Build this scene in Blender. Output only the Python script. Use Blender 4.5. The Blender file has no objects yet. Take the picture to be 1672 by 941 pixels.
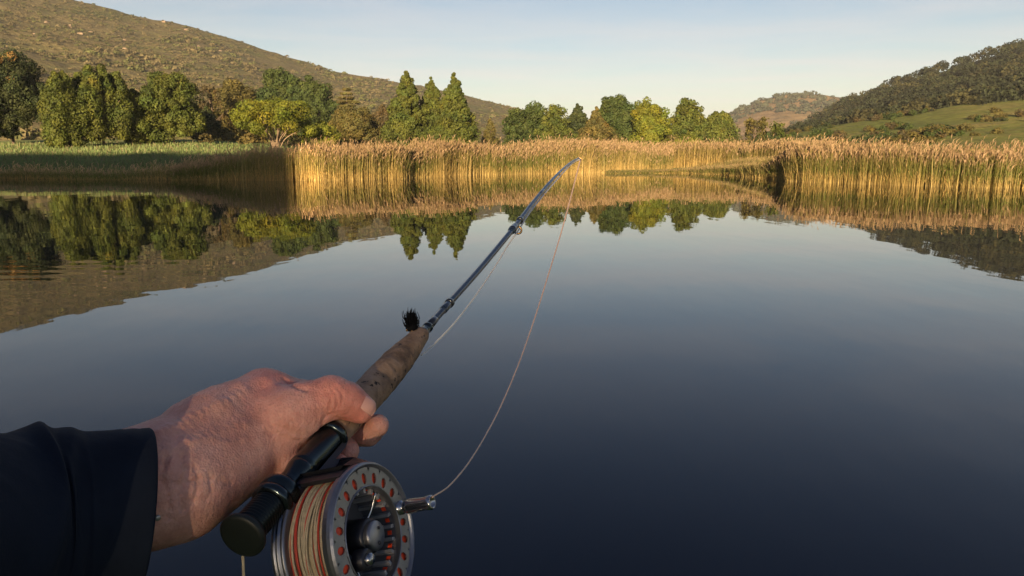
import bpy, math, random
import numpy as np
from mathutils import Vector, Matrix

random.seed(7)
RNG = np.random.default_rng(11)
R = math.radians
scn = bpy.context.scene
COL = scn.collection

# ------------------------------------------------------------------ camera, sky, sun, exposure
CAM_H = 1.7
FPX, W0, H0 = 1194.0, 1672.0, 941.0
PITCH = math.atan(212.5 / FPX)
cam_d = bpy.data.cameras.new('camera')
cam = bpy.data.objects.new('camera', cam_d)
COL.objects.link(cam)
cam_d.sensor_width = 36.0
cam_d.lens = 36.0 * FPX / W0
cam_d.clip_start = 0.02
cam_d.clip_end = 20000
cam.location = (0, 0, CAM_H)
cam.rotation_euler = (R(90) - PITCH, 0, 0)
scn.camera = cam

SUN_EL, SUN_AZ = R(9.0), R(188.0)          # azimuth clockwise from +Y
SUN_DIR = np.array([math.sin(SUN_AZ) * math.cos(SUN_EL), math.cos(SUN_AZ) * math.cos(SUN_EL), math.sin(SUN_EL)])
world = bpy.data.worlds.new('World')
scn.world = world
world.use_nodes = True
wn, wl = world.node_tree.nodes, world.node_tree.links
wn.clear()
w_out = wn.new('ShaderNodeOutputWorld')
w_bg = wn.new('ShaderNodeBackground')
w_bg.inputs['Strength'].default_value = 0.051
sky = wn.new('ShaderNodeTexSky')
sky.sky_type = 'NISHITA'
sky.sun_disc = False
sky.sun_elevation = SUN_EL
sky.sun_rotation = SUN_AZ
sky.altitude = 300
sky.air_density = 1.0
sky.dust_density = 1.1
sky.ozone_density = 1.5
# thin high cloud veil, laid out on the sky vault
w_tc = wn.new('ShaderNodeTexCoord')
w_sep = wn.new('ShaderNodeSeparateXYZ')
w_mx = wn.new('ShaderNodeMath'); w_mx.operation = 'MAXIMUM'; w_mx.inputs[1].default_value = 0.06
w_dx = wn.new('ShaderNodeMath'); w_dx.operation = 'DIVIDE'
w_dy = wn.new('ShaderNodeMath'); w_dy.operation = 'DIVIDE'
w_cmb = wn.new('ShaderNodeCombineXYZ')
w_map = wn.new('ShaderNodeMapping'); w_map.inputs['Scale'].default_value = (0.55, 0.9, 1); w_map.inputs['Rotation'].default_value = (0, 0, R(-28))
w_no = wn.new('ShaderNodeTexNoise'); w_no.inputs['Scale'].default_value = 1.0; w_no.inputs['Detail'].default_value = 7; w_no.inputs['Roughness'].default_value = 0.55; w_no.inputs['Distortion'].default_value = 0.5
w_rp = wn.new('ShaderNodeValToRGB')
w_rp.color_ramp.elements[0].position = 0.36; w_rp.color_ramp.elements[0].color = (0.05, 0.05, 0.05, 1)
w_rp.color_ramp.elements[1].position = 0.78; w_rp.color_ramp.elements[1].color = (0.62, 0.62, 0.62, 1)
w_mix = wn.new('ShaderNodeMixRGB')
w_mix.inputs['Color2'].default_value = (5.5, 5.3, 5.05, 1)
wl.new(w_tc.outputs['Generated'], w_sep.inputs[0])
wl.new(w_sep.outputs['Z'], w_mx.inputs[0])
wl.new(w_sep.outputs['X'], w_dx.inputs[0]); wl.new(w_mx.outputs[0], w_dx.inputs[1])
wl.new(w_sep.outputs['Y'], w_dy.inputs[0]); wl.new(w_mx.outputs[0], w_dy.inputs[1])
wl.new(w_dx.outputs[0], w_cmb.inputs[0]); wl.new(w_dy.outputs[0], w_cmb.inputs[1])
wl.new(w_cmb.outputs[0], w_map.inputs[0]); wl.new(w_map.outputs[0], w_no.inputs['Vector'])
wl.new(w_no.outputs['Fac'], w_rp.inputs[0])
w_fade = wn.new('ShaderNodeMapRange'); w_fade.inputs[1].default_value = 0.10; w_fade.inputs[2].default_value = 0.48; w_fade.inputs[3].default_value = 1.0; w_fade.inputs[4].default_value = 0.0
w_mul = wn.new('ShaderNodeMath'); w_mul.operation = 'MULTIPLY'
wl.new(w_sep.outputs['Z'], w_fade.inputs[0]); wl.new(w_rp.outputs[0], w_mul.inputs[0]); wl.new(w_fade.outputs[0], w_mul.inputs[1])
wl.new(w_mul.outputs[0], w_mix.inputs['Fac'])
wl.new(sky.outputs[0], w_mix.inputs['Color1'])
w_tint = wn.new('ShaderNodeMixRGB'); w_tint.blend_type = 'MULTIPLY'; w_tint.inputs['Fac'].default_value = 1.0
w_tint.inputs['Color2'].default_value = (1.03, 0.98, 1.0, 1)
wl.new(w_mix.outputs[0], w_tint.inputs['Color1'])
w_deep = wn.new('ShaderNodeMapRange'); w_deep.inputs[1].default_value = 0.08; w_deep.inputs[2].default_value = 0.56; w_deep.inputs[3].default_value = 0.0; w_deep.inputs[4].default_value = 1.0
w_dc = wn.new('ShaderNodeMixRGB'); w_dc.inputs['Color1'].default_value = (1, 1, 1, 1); w_dc.inputs['Color2'].default_value = (0.34, 0.46, 0.66, 1)
w_dm = wn.new('ShaderNodeMixRGB'); w_dm.blend_type = 'MULTIPLY'; w_dm.inputs['Fac'].default_value = 1.0
wl.new(w_sep.outputs['Z'], w_deep.inputs[0]); wl.new(w_tint.outputs[0], w_dm.inputs['Color1']); wl.new(w_deep.outputs[0], w_dc.inputs['Fac']); wl.new(w_dc.outputs[0], w_dm.inputs['Color2'])
wl.new(w_dm.outputs[0], w_bg.inputs['Color'])
wl.new(w_bg.outputs[0], w_out.inputs['Surface'])

sun_d = bpy.data.lights.new('sun', 'SUN')
sun_d.energy = 5.0
sun_d.angle = R(0.6)
sun_d.color = (1.0, 0.75, 0.46)
sun = bpy.data.objects.new('sun', sun_d)
COL.objects.link(sun)
sun.rotation_euler = Vector(SUN_DIR).to_track_quat('Z', 'Y').to_euler()
sun.location = (40, -60, 60)

scn.view_settings.view_transform = 'Standard'
scn.view_settings.look = 'None'
scn.view_settings.gamma = 1.0
scn.view_settings.use_curve_mapping = False
scn.view_settings.exposure = 1.6
scn.render.engine = 'CYCLES'
scn.cycles.max_bounces = 6
scn.cycles.transparent_max_bounces = 8
scn.cycles.use_denoising = True

# ------------------------------------------------------------------ helpers
CR = np.array([1.0, 0, 0])
CF = np.array([0, math.cos(PITCH), -math.sin(PITCH)])
CU = np.array([0, math.sin(PITCH), math.cos(PITCH)])
CO = np.array([0, 0, CAM_H])

def K(px, py, z):                       # point seen at a pixel of the photograph, z metres deep
    return CO + CR * ((px - W0 / 2) / FPX * z) + CU * (-(py - H0 / 2) / FPX * z) + CF * z

def elev(px, py):                       # (dx, dz) per metre of ground distance Y
    d = CR * ((px - W0 / 2) / FPX) + CU * (-(py - H0 / 2) / FPX) + CF
    return d[0] / d[1], d[2] / d[1]

def at(px, py, Y):
    ex, ez = elev(px, py)
    return np.array([ex * Y, Y, CAM_H + ez * Y])

def nrm(v):
    v = np.asarray(v, float)
    return v / max(np.linalg.norm(v), 1e-12)

def tag(o, label=None, cat=None, group=None, kind=None):
    if label: o['label'] = label
    if cat: o['category'] = cat
    if group: o['group'] = group
    if kind: o['kind'] = kind
    return o

def empty(name, loc, label, cat, group=None):
    o = bpy.data.objects.new(name, None)
    COL.objects.link(o)
    o.location = tuple(loc)
    o.empty_display_size = 0.1
    return tag(o, label, cat, group)

def origin_of(o):
    p = np.zeros(3)
    while o is not None:
        p = p + np.array(o.location)
        o = o.parent
    return p

def build(name, V, F, mats, parent=None, smooth=True, col=None, mi=None, origin=None, attr='tint'):
    """V (n,3) world points, F (m,4) or (m,3) arrays or list of polygons -> one linked mesh object."""
    V = np.asarray(V, np.float64)
    if origin is None:
        origin = origin_of(parent) if parent is not None else np.zeros(3)
    origin = np.asarray(origin, float)
    base = origin_of(parent) if parent is not None else np.zeros(3)
    me = bpy.data.meshes.new(name)
    Vl = (V - origin).astype(np.float32)
    if isinstance(F, np.ndarray):
        k = F.shape[1]
        me.vertices.add(len(Vl)); me.vertices.foreach_set('co', Vl.ravel())
        me.loops.add(F.size); me.loops.foreach_set('vertex_index', F.astype(np.int32).ravel())
        me.polygons.add(len(F)); me.polygons.foreach_set('loop_start', np.arange(0, F.size, k, dtype=np.int32))
        me.update(calc_edges=True)
    else:
        me.from_pydata([tuple(v) for v in Vl], [], [tuple(int(i) for i in f) for f in F])
    if not isinstance(mats, (list, tuple)): mats = [mats]
    for m in mats: me.materials.append(m)
    n = len(me.polygons)
    if mi is not None: me.polygons.foreach_set('material_index', np.asarray(mi, np.int32))
    me.polygons.foreach_set('use_smooth', np.full(n, bool(smooth)))
    if col is not None:
        a = me.attributes.new(attr, 'FLOAT_COLOR', 'POINT')
        c = np.ones((len(Vl), 4), np.float32); c[:, :3] = col
        a.data.foreach_set('color', c.ravel())
    me.validate(); me.update()
    o = bpy.data.objects.new(name, me)
    COL.objects.link(o)
    o.location = tuple(origin - base)
    if parent is not None: o.parent = parent
    return o

class Geo:                              # collects pieces for ONE mesh
    def __init__(s): s.V, s.F, s.M, s.n = [], [], [], 0
    def add(s, V, F, m=0):
        s.V.append(np.asarray(V, float))
        for f in F:
            s.F.append([int(i) + s.n for i in f]); s.M.append(m)
        s.n += len(V)
        return s
    def out(s, name, mats, parent=None, smooth=True, **k):
        return build(name, np.concatenate(s.V), s.F, mats, parent, smooth, mi=s.M, **k)

def frame(d):
    d = nrm(d)
    h = np.array([0, 0, 1.0]) if abs(d[2]) < 0.9 else np.array([1.0, 0, 0])
    u = nrm(np.cross(h, d)); v = np.cross(d, u)
    return u, v, d

def lathe(prof, A, d, n=40, cap=True):
    """prof: list of (t, r) along axis d from A."""
    u, v, d = frame(d)
    th = np.linspace(0, 2 * math.pi, n, endpoint=False)
    V, F = [], []
    for t, r in prof:
        V.append(A + d * t + r * (np.cos(th)[:, None] * u + np.sin(th)[:, None] * v))
    V = np.concatenate(V)
    for i in range(len(prof) - 1):
        for j in range(n):
            k = (j + 1) % n
            F.append((i * n + j, i * n + k, (i + 1) * n + k, (i + 1) * n + j))
    if cap:
        F.append(tuple(range(n - 1, -1, -1)))
        F.append(tuple(range((len(prof) - 1) * n, len(prof) * n)))
    return V, F

def spline(P, m):
    """Catmull-Rom through P, m samples per span."""
    P = np.asarray(P, float)
    Q = np.vstack([2 * P[0] - P[1], P, 2 * P[-1] - P[-2]])
    out = []
    for i in range(len(P) - 1):
        p0, p1, p2, p3 = Q[i], Q[i + 1], Q[i + 2], Q[i + 3]
        for t in np.linspace(0, 1, m, endpoint=False):
            out.append(0.5 * ((2 * p1) + (-p0 + p2) * t + (2 * p0 - 5 * p1 + 4 * p2 - p3) * t * t + (-p0 + 3 * p1 - 3 * p2 + p3) * t ** 3))
    out.append(P[-1])
    return np.array(out)

def tube(P, r, n=8, cap=True):
    P = np.asarray(P, float)
    r = np.broadcast_to(np.asarray(r, float), (len(P),))
    T = np.gradient(P, axis=0)
    V, F = [], []
    u, v, _ = frame(T[0])
    th = np.linspace(0, 2 * math.pi, n, endpoint=False)
    for i in range(len(P)):
        d = nrm(T[i])
        u = nrm(u - d * np.dot(u, d)); v = np.cross(d, u)
        V.append(P[i] + r[i] * (np.cos(th)[:, None] * u + np.sin(th)[:, None] * v))
    V = np.concatenate(V)
    for i in range(len(P) - 1):
        for j in range(n):
            k = (j + 1) % n
            F.append((i * n + j, i * n + k, (i + 1) * n + k, (i + 1) * n + j))
    if cap:
        F.append(tuple(range(n - 1, -1, -1))); F.append(tuple(range((len(P) - 1) * n, len(P) * n)))
    return V, F

def vnoise(x, y, seed=0):
    xi = np.floor(x).astype(np.int64); yi = np.floor(y).astype(np.int64)
    fx = x - xi; fy = y - yi
    fx = fx * fx * (3 - 2 * fx); fy = fy * fy * (3 - 2 * fy)
    def h(a, b):
        n = (a * 374761393 + b * 668265263 + seed * 974711) & 0x7fffffff
        n = ((n ^ (n >> 13)) * 1274126177) & 0x7fffffff
        return ((n ^ (n >> 16)) & 0xffff) / 65535.0
    return (h(xi, yi) * (1 - fx) + h(xi + 1, yi) * fx) * (1 - fy) + (h(xi, yi + 1) * (1 - fx) + h(xi + 1, yi + 1) * fx) * fy

def fbm(x, y, o=5, seed=0):
    s, a, t = 0.0, 1.0, 0.0
    for i in range(o):
        s = s + a * (vnoise(x * 2 ** i, y * 2 ** i, seed + i) - 0.5); t += a; a *= 0.5
    return s / t * 2

# ------------------------------------------------------------------ materials
def mat(name):
    m = bpy.data.materials.new(name); m.use_nodes = True
    nt = m.node_tree
    return m, nt, nt.nodes['Principled BSDF']

def ramp(nt, fac, stops):
    r = nt.nodes.new('ShaderNodeValToRGB')
    el = r.color_ramp.elements
    while len(el) < len(stops): el.new(0.5)
    for e, (p, c) in zip(el, stops):
        e.position = p; e.color = (*c, 1)
    nt.links.new(fac, r.inputs[0])
    return r.outputs[0]

def noise(nt, scale, detail=4, rough=0.55, coord='Object', mapping=None, dist=0.0):
    tc = nt.nodes.new('ShaderNodeTexCoord')
    n = nt.nodes.new('ShaderNodeTexNoise')
    n.inputs['Scale'].default_value = scale; n.inputs['Detail'].default_value = detail
    n.inputs['Roughness'].default_value = rough; n.inputs['Distortion'].default_value = dist
    src = tc.outputs[coord]
    if mapping:
        mp = nt.nodes.new('ShaderNodeMapping'); mp.inputs['Scale'].default_value = mapping
        nt.links.new(src, mp.inputs[0]); src = mp.outputs[0]
    nt.links.new(src, n.inputs['Vector'])
    return n.outputs['Fac']

def mixc(nt, fac, a, b, mode='MIX'):
    m = nt.nodes.new('ShaderNodeMixRGB'); m.blend_type = mode
    for s, v in ((m.inputs[0], fac), (m.inputs[1], a), (m.inputs[2], b)):
        if hasattr(v, 'is_output') or hasattr(v, 'links'): nt.links.new(v, s)
        elif isinstance(v, (int, float)): s.default_value = v
        else: s.default_value = (*v, 1)
    return m.outputs[0]

def bump(nt, p, h, strength, dist):
    b = nt.nodes.new('ShaderNodeBump'); b.inputs['Strength'].default_value = strength; b.inputs['Distance'].default_value = dist
    nt.links.new(h, b.inputs['Height']); nt.links.new(b.outputs[0], p.inputs['Normal'])
    return b

def simple(name, col, rough=0.6, metal=0.0, nscale=None, var=0.25, coat=0.0, spec=0.5, bumpd=None):
    m, nt, p = mat(name)
    p.inputs['Roughness'].default_value = rough; p.inputs['Metallic'].default_value = metal
    p.inputs['Coat Weight'].default_value = coat; p.inputs['Coat Roughness'].default_value = 0.15
    p.inputs['Specular IOR Level'].default_value = spec
    if nscale:
        f = noise(nt, nscale)
        c = ramp(nt, f, [(0.3, tuple(x * (1 - var) for x in col)), (0.7, tuple(min(1, x * (1 + var)) for x in col))])
        nt.links.new(c, p.inputs['Base Color'])
        if bumpd: bump(nt, p, f, 0.6, bumpd)
    else:
        p.inputs['Base Color'].default_value = (*col, 1)
    return m

def leaf_mat(name, c1, c2, scale=0.35, trans=0.3, attr=None, fine=3.0):
    m, nt, p = mat(name)
    f = noise(nt, scale, 3)
    c = ramp(nt, f, [(0.35, c1), (0.65, c2)])
    f2 = noise(nt, fine, 2)
    c = mixc(nt, 1.0, c, ramp(nt, f2, [(0.3, (0.62, 0.62, 0.62)), (0.7, (1.3, 1.3, 1.3))]), 'MULTIPLY')
    if attr:
        at_ = nt.nodes.new('ShaderNodeAttribute'); at_.attribute_name = attr
        c = mixc(nt, 1.0, c, at_.outputs['Color'], 'MULTIPLY')
    nt.links.new(c, p.inputs['Base Color'])
    p.inputs['Roughness'].default_value = 0.65; p.inputs['Specular IOR Level'].default_value = 0.25
    tr = nt.nodes.new('ShaderNodeBsdfTranslucent'); nt.links.new(c, tr.inputs[0])
    mx = nt.nodes.new('ShaderNodeMixShader'); mx.inputs[0].default_value = trans
    nt.links.new(p.outputs[0], mx.inputs[1]); nt.links.new(tr.outputs[0], mx.inputs[2])
    nt.links.new(mx.outputs[0], nt.nodes['Material Output'].inputs['Surface'])
    return m

def attr_mat(name, trans=0.25, rough=0.6):
    m, nt, p = mat(name)
    a = nt.nodes.new('ShaderNodeAttribute'); a.attribute_name = 'tint'
    nt.links.new(a.outputs['Color'], p.inputs['Base Color'])
    p.inputs['Roughness'].default_value = rough; p.inputs['Specular IOR Level'].default_value = 0.3
    tr = nt.nodes.new('ShaderNodeBsdfTranslucent'); nt.links.new(a.outputs['Color'], tr.inputs[0])
    mx = nt.nodes.new('ShaderNodeMixShader'); mx.inputs[0].default_value = trans
    nt.links.new(p.outputs[0], mx.inputs[1]); nt.links.new(tr.outputs[0], mx.inputs[2])
    nt.links.new(mx.outputs[0], nt.nodes['Material Output'].inputs['Surface'])
    return m

# water: still pond, a breath of ripple
M_water, nt, p = mat('still water')
p.inputs['Base Color'].default_value = (0.0015, 0.0045, 0.010, 1)
p.inputs['Roughness'].default_value = 0.015
p.inputs['IOR'].default_value = 1.333
tc = nt.nodes.new('ShaderNodeTexCoord')
n1 = noise(nt, 1.0, 3, 0.5, mapping=(0.9, 0.35, 1))
n2 = noise(nt, 1.0, 2, 0.5, mapping=(0.12, 0.05, 1))
# a faint set of wavelets spreading over one patch at the left
mp = nt.nodes.new('ShaderNodeMapping'); mp.inputs['Location'].default_value = (0.22 * 8.0, -0.30 * 10.0, 0); mp.inputs['Scale'].default_value = (0.22, 0.30, 0)
nt.links.new(tc.outputs['Object'], mp.inputs[0])
ln = nt.nodes.new('ShaderNodeVectorMath'); ln.operation = 'LENGTH'; nt.links.new(mp.outputs[0], ln.inputs[0])
patch = nt.nodes.new('ShaderNodeMapRange'); patch.inputs[1].default_value = 1.0; patch.inputs[2].default_value = 0.2; patch.inputs[3].default_value = 0; patch.inputs[4].default_value = 1
nt.links.new(ln.outputs['Value'], patch.inputs[0])
wv = nt.nodes.new('ShaderNodeTexWave'); wv.bands_direction = 'Y'; wv.inputs['Scale'].default_value = 0.55; wv.inputs['Distortion'].default_value = 4.0; wv.inputs['Detail'].default_value = 3
nt.links.new(tc.outputs['Object'], wv.inputs['Vector'])
mw = nt.nodes.new('ShaderNodeMath'); mw.operation = 'MULTIPLY'; nt.links.new(wv.outputs['Fac'], mw.inputs[0]); nt.links.new(patch.outputs[0], mw.inputs[1])
s1 = nt.nodes.new('ShaderNodeMath'); s1.operation = 'MULTIPLY_ADD'; s1.inputs[1].default_value = 0.0045; nt.links.new(n1, s1.inputs[0])
s2 = nt.nodes.new('ShaderNodeMath'); s2.operation = 'MULTIPLY_ADD'; s2.inputs[1].default_value = 0.010; nt.links.new(n2, s2.inputs[0]); nt.links.new(s2.outputs[0], s1.inputs[2])
s3 = nt.nodes.new('ShaderNodeMath'); s3.operation = 'MULTIPLY'; s3.inputs[1].default_value = 0.0013; nt.links.new(mw.outputs[0], s3.inputs[0]); nt.links.new(s3.outputs[0], s2.inputs[2])
bump(nt, p, s1.outputs[0], 1.0, 1.0)

def ground_mat(name, stops, scale, fine=1.2, rough=0.95, stretch=None, bscale=None, bdist=0.3, rock=None):
    m, nt, p = mat(name)
    c = ramp(nt, noise(nt, scale, 6, 0.6, mapping=stretch), stops)
    c = mixc(nt, 1.0, c, ramp(nt, noise(nt, fine, 5, 0.65), [(0.3, (0.6, 0.6, 0.6)), (0.7, (1.35, 1.35, 1.3))]), 'MULTIPLY')
    if rock:
        c = mixc(nt, ramp(nt, noise(nt, rock[0], 5, 0.65), [(rock[1], (0, 0, 0)), (rock[1] + 0.06, (1, 1, 1))]), c, rock[2])
    nt.links.new(c, p.inputs['Base Color'])
    p.inputs['Roughness'].default_value = rough; p.inputs['Specular IOR Level'].default_value = 0.15
    if bscale: bump(nt, p, noise(nt, bscale, 6, 0.7), 1.0, bdist)
    return m

M_ground = ground_mat('meadow grass', [(0.3, (0.13, 0.18, 0.055)), (0.5, (0.18, 0.22, 0.07)), (0.7, (0.25, 0.23, 0.10))], 0.08, 1.6, bscale=2.0, bdist=0.15)
M_hillL = ground_mat('scrub hillside', [(0.32, (0.080, 0.088, 0.030)), (0.5, (0.150, 0.120, 0.056)), (0.68, (0.105, 0.106, 0.038))], 0.012, 0.16, bscale=0.12, bdist=3.2, rock=(0.02, 0.72, (0.20, 0.145, 0.085)))
M_past = ground_mat('pasture', [(0.3, (0.095, 0.12, 0.022)), (0.5, (0.145, 0.155, 0.032)), (0.72, (0.21, 0.165, 0.055))], 0.035, 0.4, bscale=0.5, bdist=0.6, stretch=(1, 2.2, 1))
M_woodfloor = ground_mat('wood floor', [(0.3, (0.03, 0.034, 0.012)), (0.7, (0.06, 0.052, 0.022))], 0.03, 0.2)
M_hillF = ground_mat('dry far hillside', [(0.35, (0.20, 0.135, 0.065)), (0.55, (0.25, 0.165, 0.085)), (0.7, (0.13, 0.10, 0.04))], 0.006, 0.03, bscale=0.03, bdist=8.0)

M_reed = attr_mat('reeds', 0.3)
M_bark = simple('bark', (0.10, 0.07, 0.048), 0.9, nscale=6, var=0.4, bumpd=0.02)
M_palebark = simple('pale bark', (0.20, 0.14, 0.09), 0.85, nscale=5, var=0.3)

# ------------------------------------------------------------------ ground, water, hills
SHX = [-500, -200, 0, 300, 420, 500, 600, 640, 668, 700, 760, 860, 945, 1010, 1090, 1170, 1225, 1255, 1275, 1300, 1350, 1400, 1500, 1672, 1900, 2200]
SHD = [52, 58, 60.5, 57, 56, 56, 57.5, 59.5, 62, 65, 71, 78, 81, 88, 92, 86, 66, 59, 55.5, 52.5, 50, 47, 44.5, 41, 37, 33]
def az_of(px): return (np.asarray(px, float) - W0 / 2) / FPX / math.cos(PITCH)       # ~X / Y
SH_T = az_of(SHX)
def shore(tx): return np.interp(tx, SH_T, SHD)

LEFT_RISE_T = az_of([-600, 330, 470, 620, 1200, 1300, 1672, 2200])
LEFT_RISE = [0.062, 0.060, 0.050, 0.022, 0.012, 0.018, 0.03, 0.03]
def ground_z(X, Y):
    X = np.asarray(X, float); Y = np.asarray(Y, float)
    Ys = np.maximum(Y, 1.0)
    tx = X / Ys
    s = shore(tx)
    d = Y - s
    rise = np.interp(tx, LEFT_RISE_T, LEFT_RISE)
    z = np.where(d > 0, -0.12 + 0.42 * np.clip((d - 1.0) / 2.0, 0, 1) + rise * np.minimum(d, 75), np.maximum(-0.6, d * 0.2))
    z = z + np.where(d > 1.5, 0.25 * fbm(X * 0.06, Y * 0.06, 4, 3) * np.clip(d / 20, 0, 1), 0)
    z = np.where((np.abs(X) > 140) & (Y < 40), np.maximum(z, 1.0 * np.clip((np.abs(X) - 140) / 20, 0, 1)), z)
    return np.where(Y < 1.5, np.clip((1.5 - Y) * 0.12 - 0.6 + 0.62, -0.6, 3.0), z)

def grid_mesh(name, X, Y, Z, mats, **k):
    n, m = X.shape
    V = np.stack([X, Y, Z], -1).reshape(-1, 3)
    i = np.arange(n - 1)[:, None] * m + np.arange(m - 1)[None, :]
    F = np.stack([i, i + 1, i + m + 1, i + m], -1).reshape(-1, 4)
    return build(name, V, F, mats, **k)

xs = np.concatenate([np.linspace(-2500, -320, 26), np.linspace(-310, 310, 280), np.linspace(320, 2500, 26)])
ys = np.concatenate([np.linspace(-500, -80, 20), np.linspace(-70, 30, 24), np.linspace(31, 140, 200), np.linspace(142, 330, 70), np.linspace(345, 3200, 40)])
GX, GY = np.meshgrid(xs, ys)
g = grid_mesh('ground', GX, GY, ground_z(GX, GY), M_ground)
tag(g, 'green meadow bank running round the far side of the lake', 'ground', kind='structure')

wx = np.array([-260, 260.0]); wy = np.array([-3.0, 130.0])
WX, WY = np.meshgrid(wx, wy)
g = grid_mesh('water', WX, WY, WX * 0, M_water)
tag(g, 'calm dark lake mirroring the sky, trees and reeds', 'water', kind='structure')

def hill(name, prof, px0, px1, Df, Dc, py_foot, m, ncol, nrow, namp, nscale, label, gpow=1.0, seed=0, back=1.6, cres=0.0):
    """prof: crest (px, py) list. Elevation grows steadily from the foot at Df to the crest at Dc, then the hill falls behind."""
    px = np.linspace(px0, px1, ncol)
    pc = np.array(prof, float)
    ec = np.array([elev(x, y)[1] for x, y in zip(px, np.interp(px, pc[:, 0], pc[:, 1]))])
    tx = np.array([elev(x, 258)[0] for x in px])
    df = np.interp(px, [c[0] for c in Df], [c[1] for c in Df]); dc = np.interp(px, [c[0] for c in Dc], [c[1] for c in Dc])
    ef = np.array([elev(x, y)[1] for x, y in zip(px, np.interp(px, [c[0] for c in py_foot], [c[1] for c in py_foot]))])
    u = np.concatenate([np.linspace(0, 1, nrow), np.linspace(1.05, 2, 10)])
    U, _ = np.meshgrid(u, px, indexing='ij')
    D = np.where(U <= 1, df + (dc - df) * U, dc * (1 + (back - 1) * (U - 1)))
    E = ef + (ec - ef) * np.clip(U, 0, 1) ** gpow
    Z = CAM_H + E * D
    zc = CAM_H + ec * dc
    Z = np.where(U > 1, zc * (1 - (U - 1)) ** 1.0 - 2 * (U - 1), Z)
    X = tx * D
    f = fbm(X / nscale, D / nscale, 5, seed)
    Z = Z + f * namp * np.clip(np.sin(np.clip(U, 0, 1) * math.pi), 0, 1) + fbm(X / (nscale * .15), D / (nscale * .15), 3, seed + 9) * cres * np.clip(U * 4, 0, 1)
    Z[0, :] = np.minimum(Z[0, :], CAM_H + ef * df) - 3
    o = grid_mesh(name, X, D, Z, m)
    tag(o, label, 'hill', kind='structure')
    def sample(pxs, us):
        pxs = np.asarray(pxs, float); us = np.asarray(us, float)
        ci = (pxs - px0) / (px1 - px0) * (ncol - 1); ri = us * (nrow - 1)
        c0 = np.clip(np.floor(ci).astype(int), 0, ncol - 2); r0 = np.clip(np.floor(ri).astype(int), 0, nrow - 2)
        a = ci - c0; b = ri - r0
        out = []
        for G in (X, D, Z):
            out.append((G[r0, c0] * (1 - a) + G[r0, c0 + 1] * a) * (1 - b) + (G[r0 + 1, c0] * (1 - a) + G[r0 + 1, c0 + 1] * a) * b)
        return np.stack(out, -1)
    return sample

LH = [(-900, -330), (-500, -190), (-200, -85), (0, -38), (155, 2), (240, 24), (330, 44), (400, 66), (480, 95), (560, 118), (640, 132), (760, 155), (865, 182), (950, 206), (1050, 230), (1150, 250)]
hL = hill('hill', LH, -900, 1150, [(-900, 190), (500, 210), (1150, 320)], [(-900, 620), (0, 700), (600, 900), (1150, 1300)],
          [(-900, 222), (300, 226), (1150, 246)], M_hillL, 420, 150, 9, 130, 'long brown scrub covered hill sloping down from the upper left', 1.0, 5, cres=2.0)
FH = [(1020, 246), (1080, 228), (1150, 200), (1200, 179), (1240, 162), (1280, 154), (1330, 155), (1380, 162), (1450, 180), (1600, 225), (1700, 245)]
hF = hill('hill', FH, 1020, 1700, [(1020, 900), (1700, 900)], [(1020, 1500), (1700, 1500)], [(1020, 250), (1700, 250)], M_hillF, 120, 50, 10, 300,
          'distant tan grass hill with a dark wooded top', 1.0, 8, cres=3)
RH = [(1180, 250), (1250, 232), (1300, 212), (1340, 188), (1380, 166), (1430, 150), (1480, 130), (1540, 112), (1600, 93), (1672, 75), (1800, 42), (2000, 6), (2500, -60)]
hR = hill('hill', RH, 1180, 2500, [(1180, 240), (2500, 240)], [(1180, 640), (1672, 540), (2500, 500)], [(1180, 250), (1400, 222), (1672, 185), (2500, 140)], M_woodfloor, 160, 60, 6, 90,
          'steep hill under dark woodland at the right', 1.0, 21, cres=1.0)
PH = [(1100, 250), (1200, 232), (1290, 217), (1400, 198), (1480, 187), (1560, 171), (1672, 160), (1800, 148), (2100, 120), (2500, 90)]
hP = hill('hill', PH, 1100, 2500, [(1100, 110), (1300, 90), (1672, 66), (2500, 60)], [(1100, 230), (1672, 250), (2500, 260)], [(1100, 246), (1672, 244), (2500, 244)], M_past, 200, 70, 1.6, 26,
          'sunlit green pasture slope rising at the right below the woodland', 1.1, 33, back=1.4, cres=0.25)

# unseen ridge added behind the camera, shaped to shade the left bank and hand
AW = -np.array([SUN_DIR[0], SUN_DIR[1]]) / math.hypot(SUN_DIR[0], SUN_DIR[1])      # away from the sun
QV = np.array([-AW[1], AW[0]]) * -1                                              # across, to the right
if QV[0] < 0: QV = -QV
q = np.concatenate([np.linspace(-420, -61, 60), np.linspace(-60, -31, 20), np.linspace(-30.6, -22, 50), np.linspace(-21, 46, 40)])
l = np.linspace(-230, -70, 81)
LQ, QQ = np.meshgrid(l, q, indexing='ij')
SHADE_DEG = 9.195                            # how high the lower saddle stands as seen from the hand (the sun is at 9)
lo_h, hi_h = 5.0, 60.0
for _ in range(40):
    mh = (lo_h + hi_h) / 2
    zz = mh * np.clip(1 - ((l + 130) / 62) ** 2, 0, 1) - 1
    if np.max((zz - 1.55) / (-l + .5)) > math.tan(R(SHADE_DEG)): hi_h = mh
    else: lo_h = mh
SAD = mh
Hq = np.interp(q, [-420, -60, -30, -24.4, -22.2, 30, 44], [38.5, 35.8, 36.2, 35, SAD, SAD, 0])
ZR = Hq[None, :] * np.clip(1 - ((LQ + 130) / 62) ** 2, 0, 1) + 1.0 * fbm(QQ * 0.3, LQ * 0.1, 3, 77) * np.clip((Hq[None, :] - SAD) / 14, 0, 1) - 1
g = grid_mesh('hill', AW[0] * LQ + QV[0] * QQ, AW[1] * LQ + QV[1] * QQ, ZR, M_woodfloor)
tag(g, 'unseen dark ridge added behind the angler to shade the left bank and hand', 'hill', kind='structure')
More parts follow.
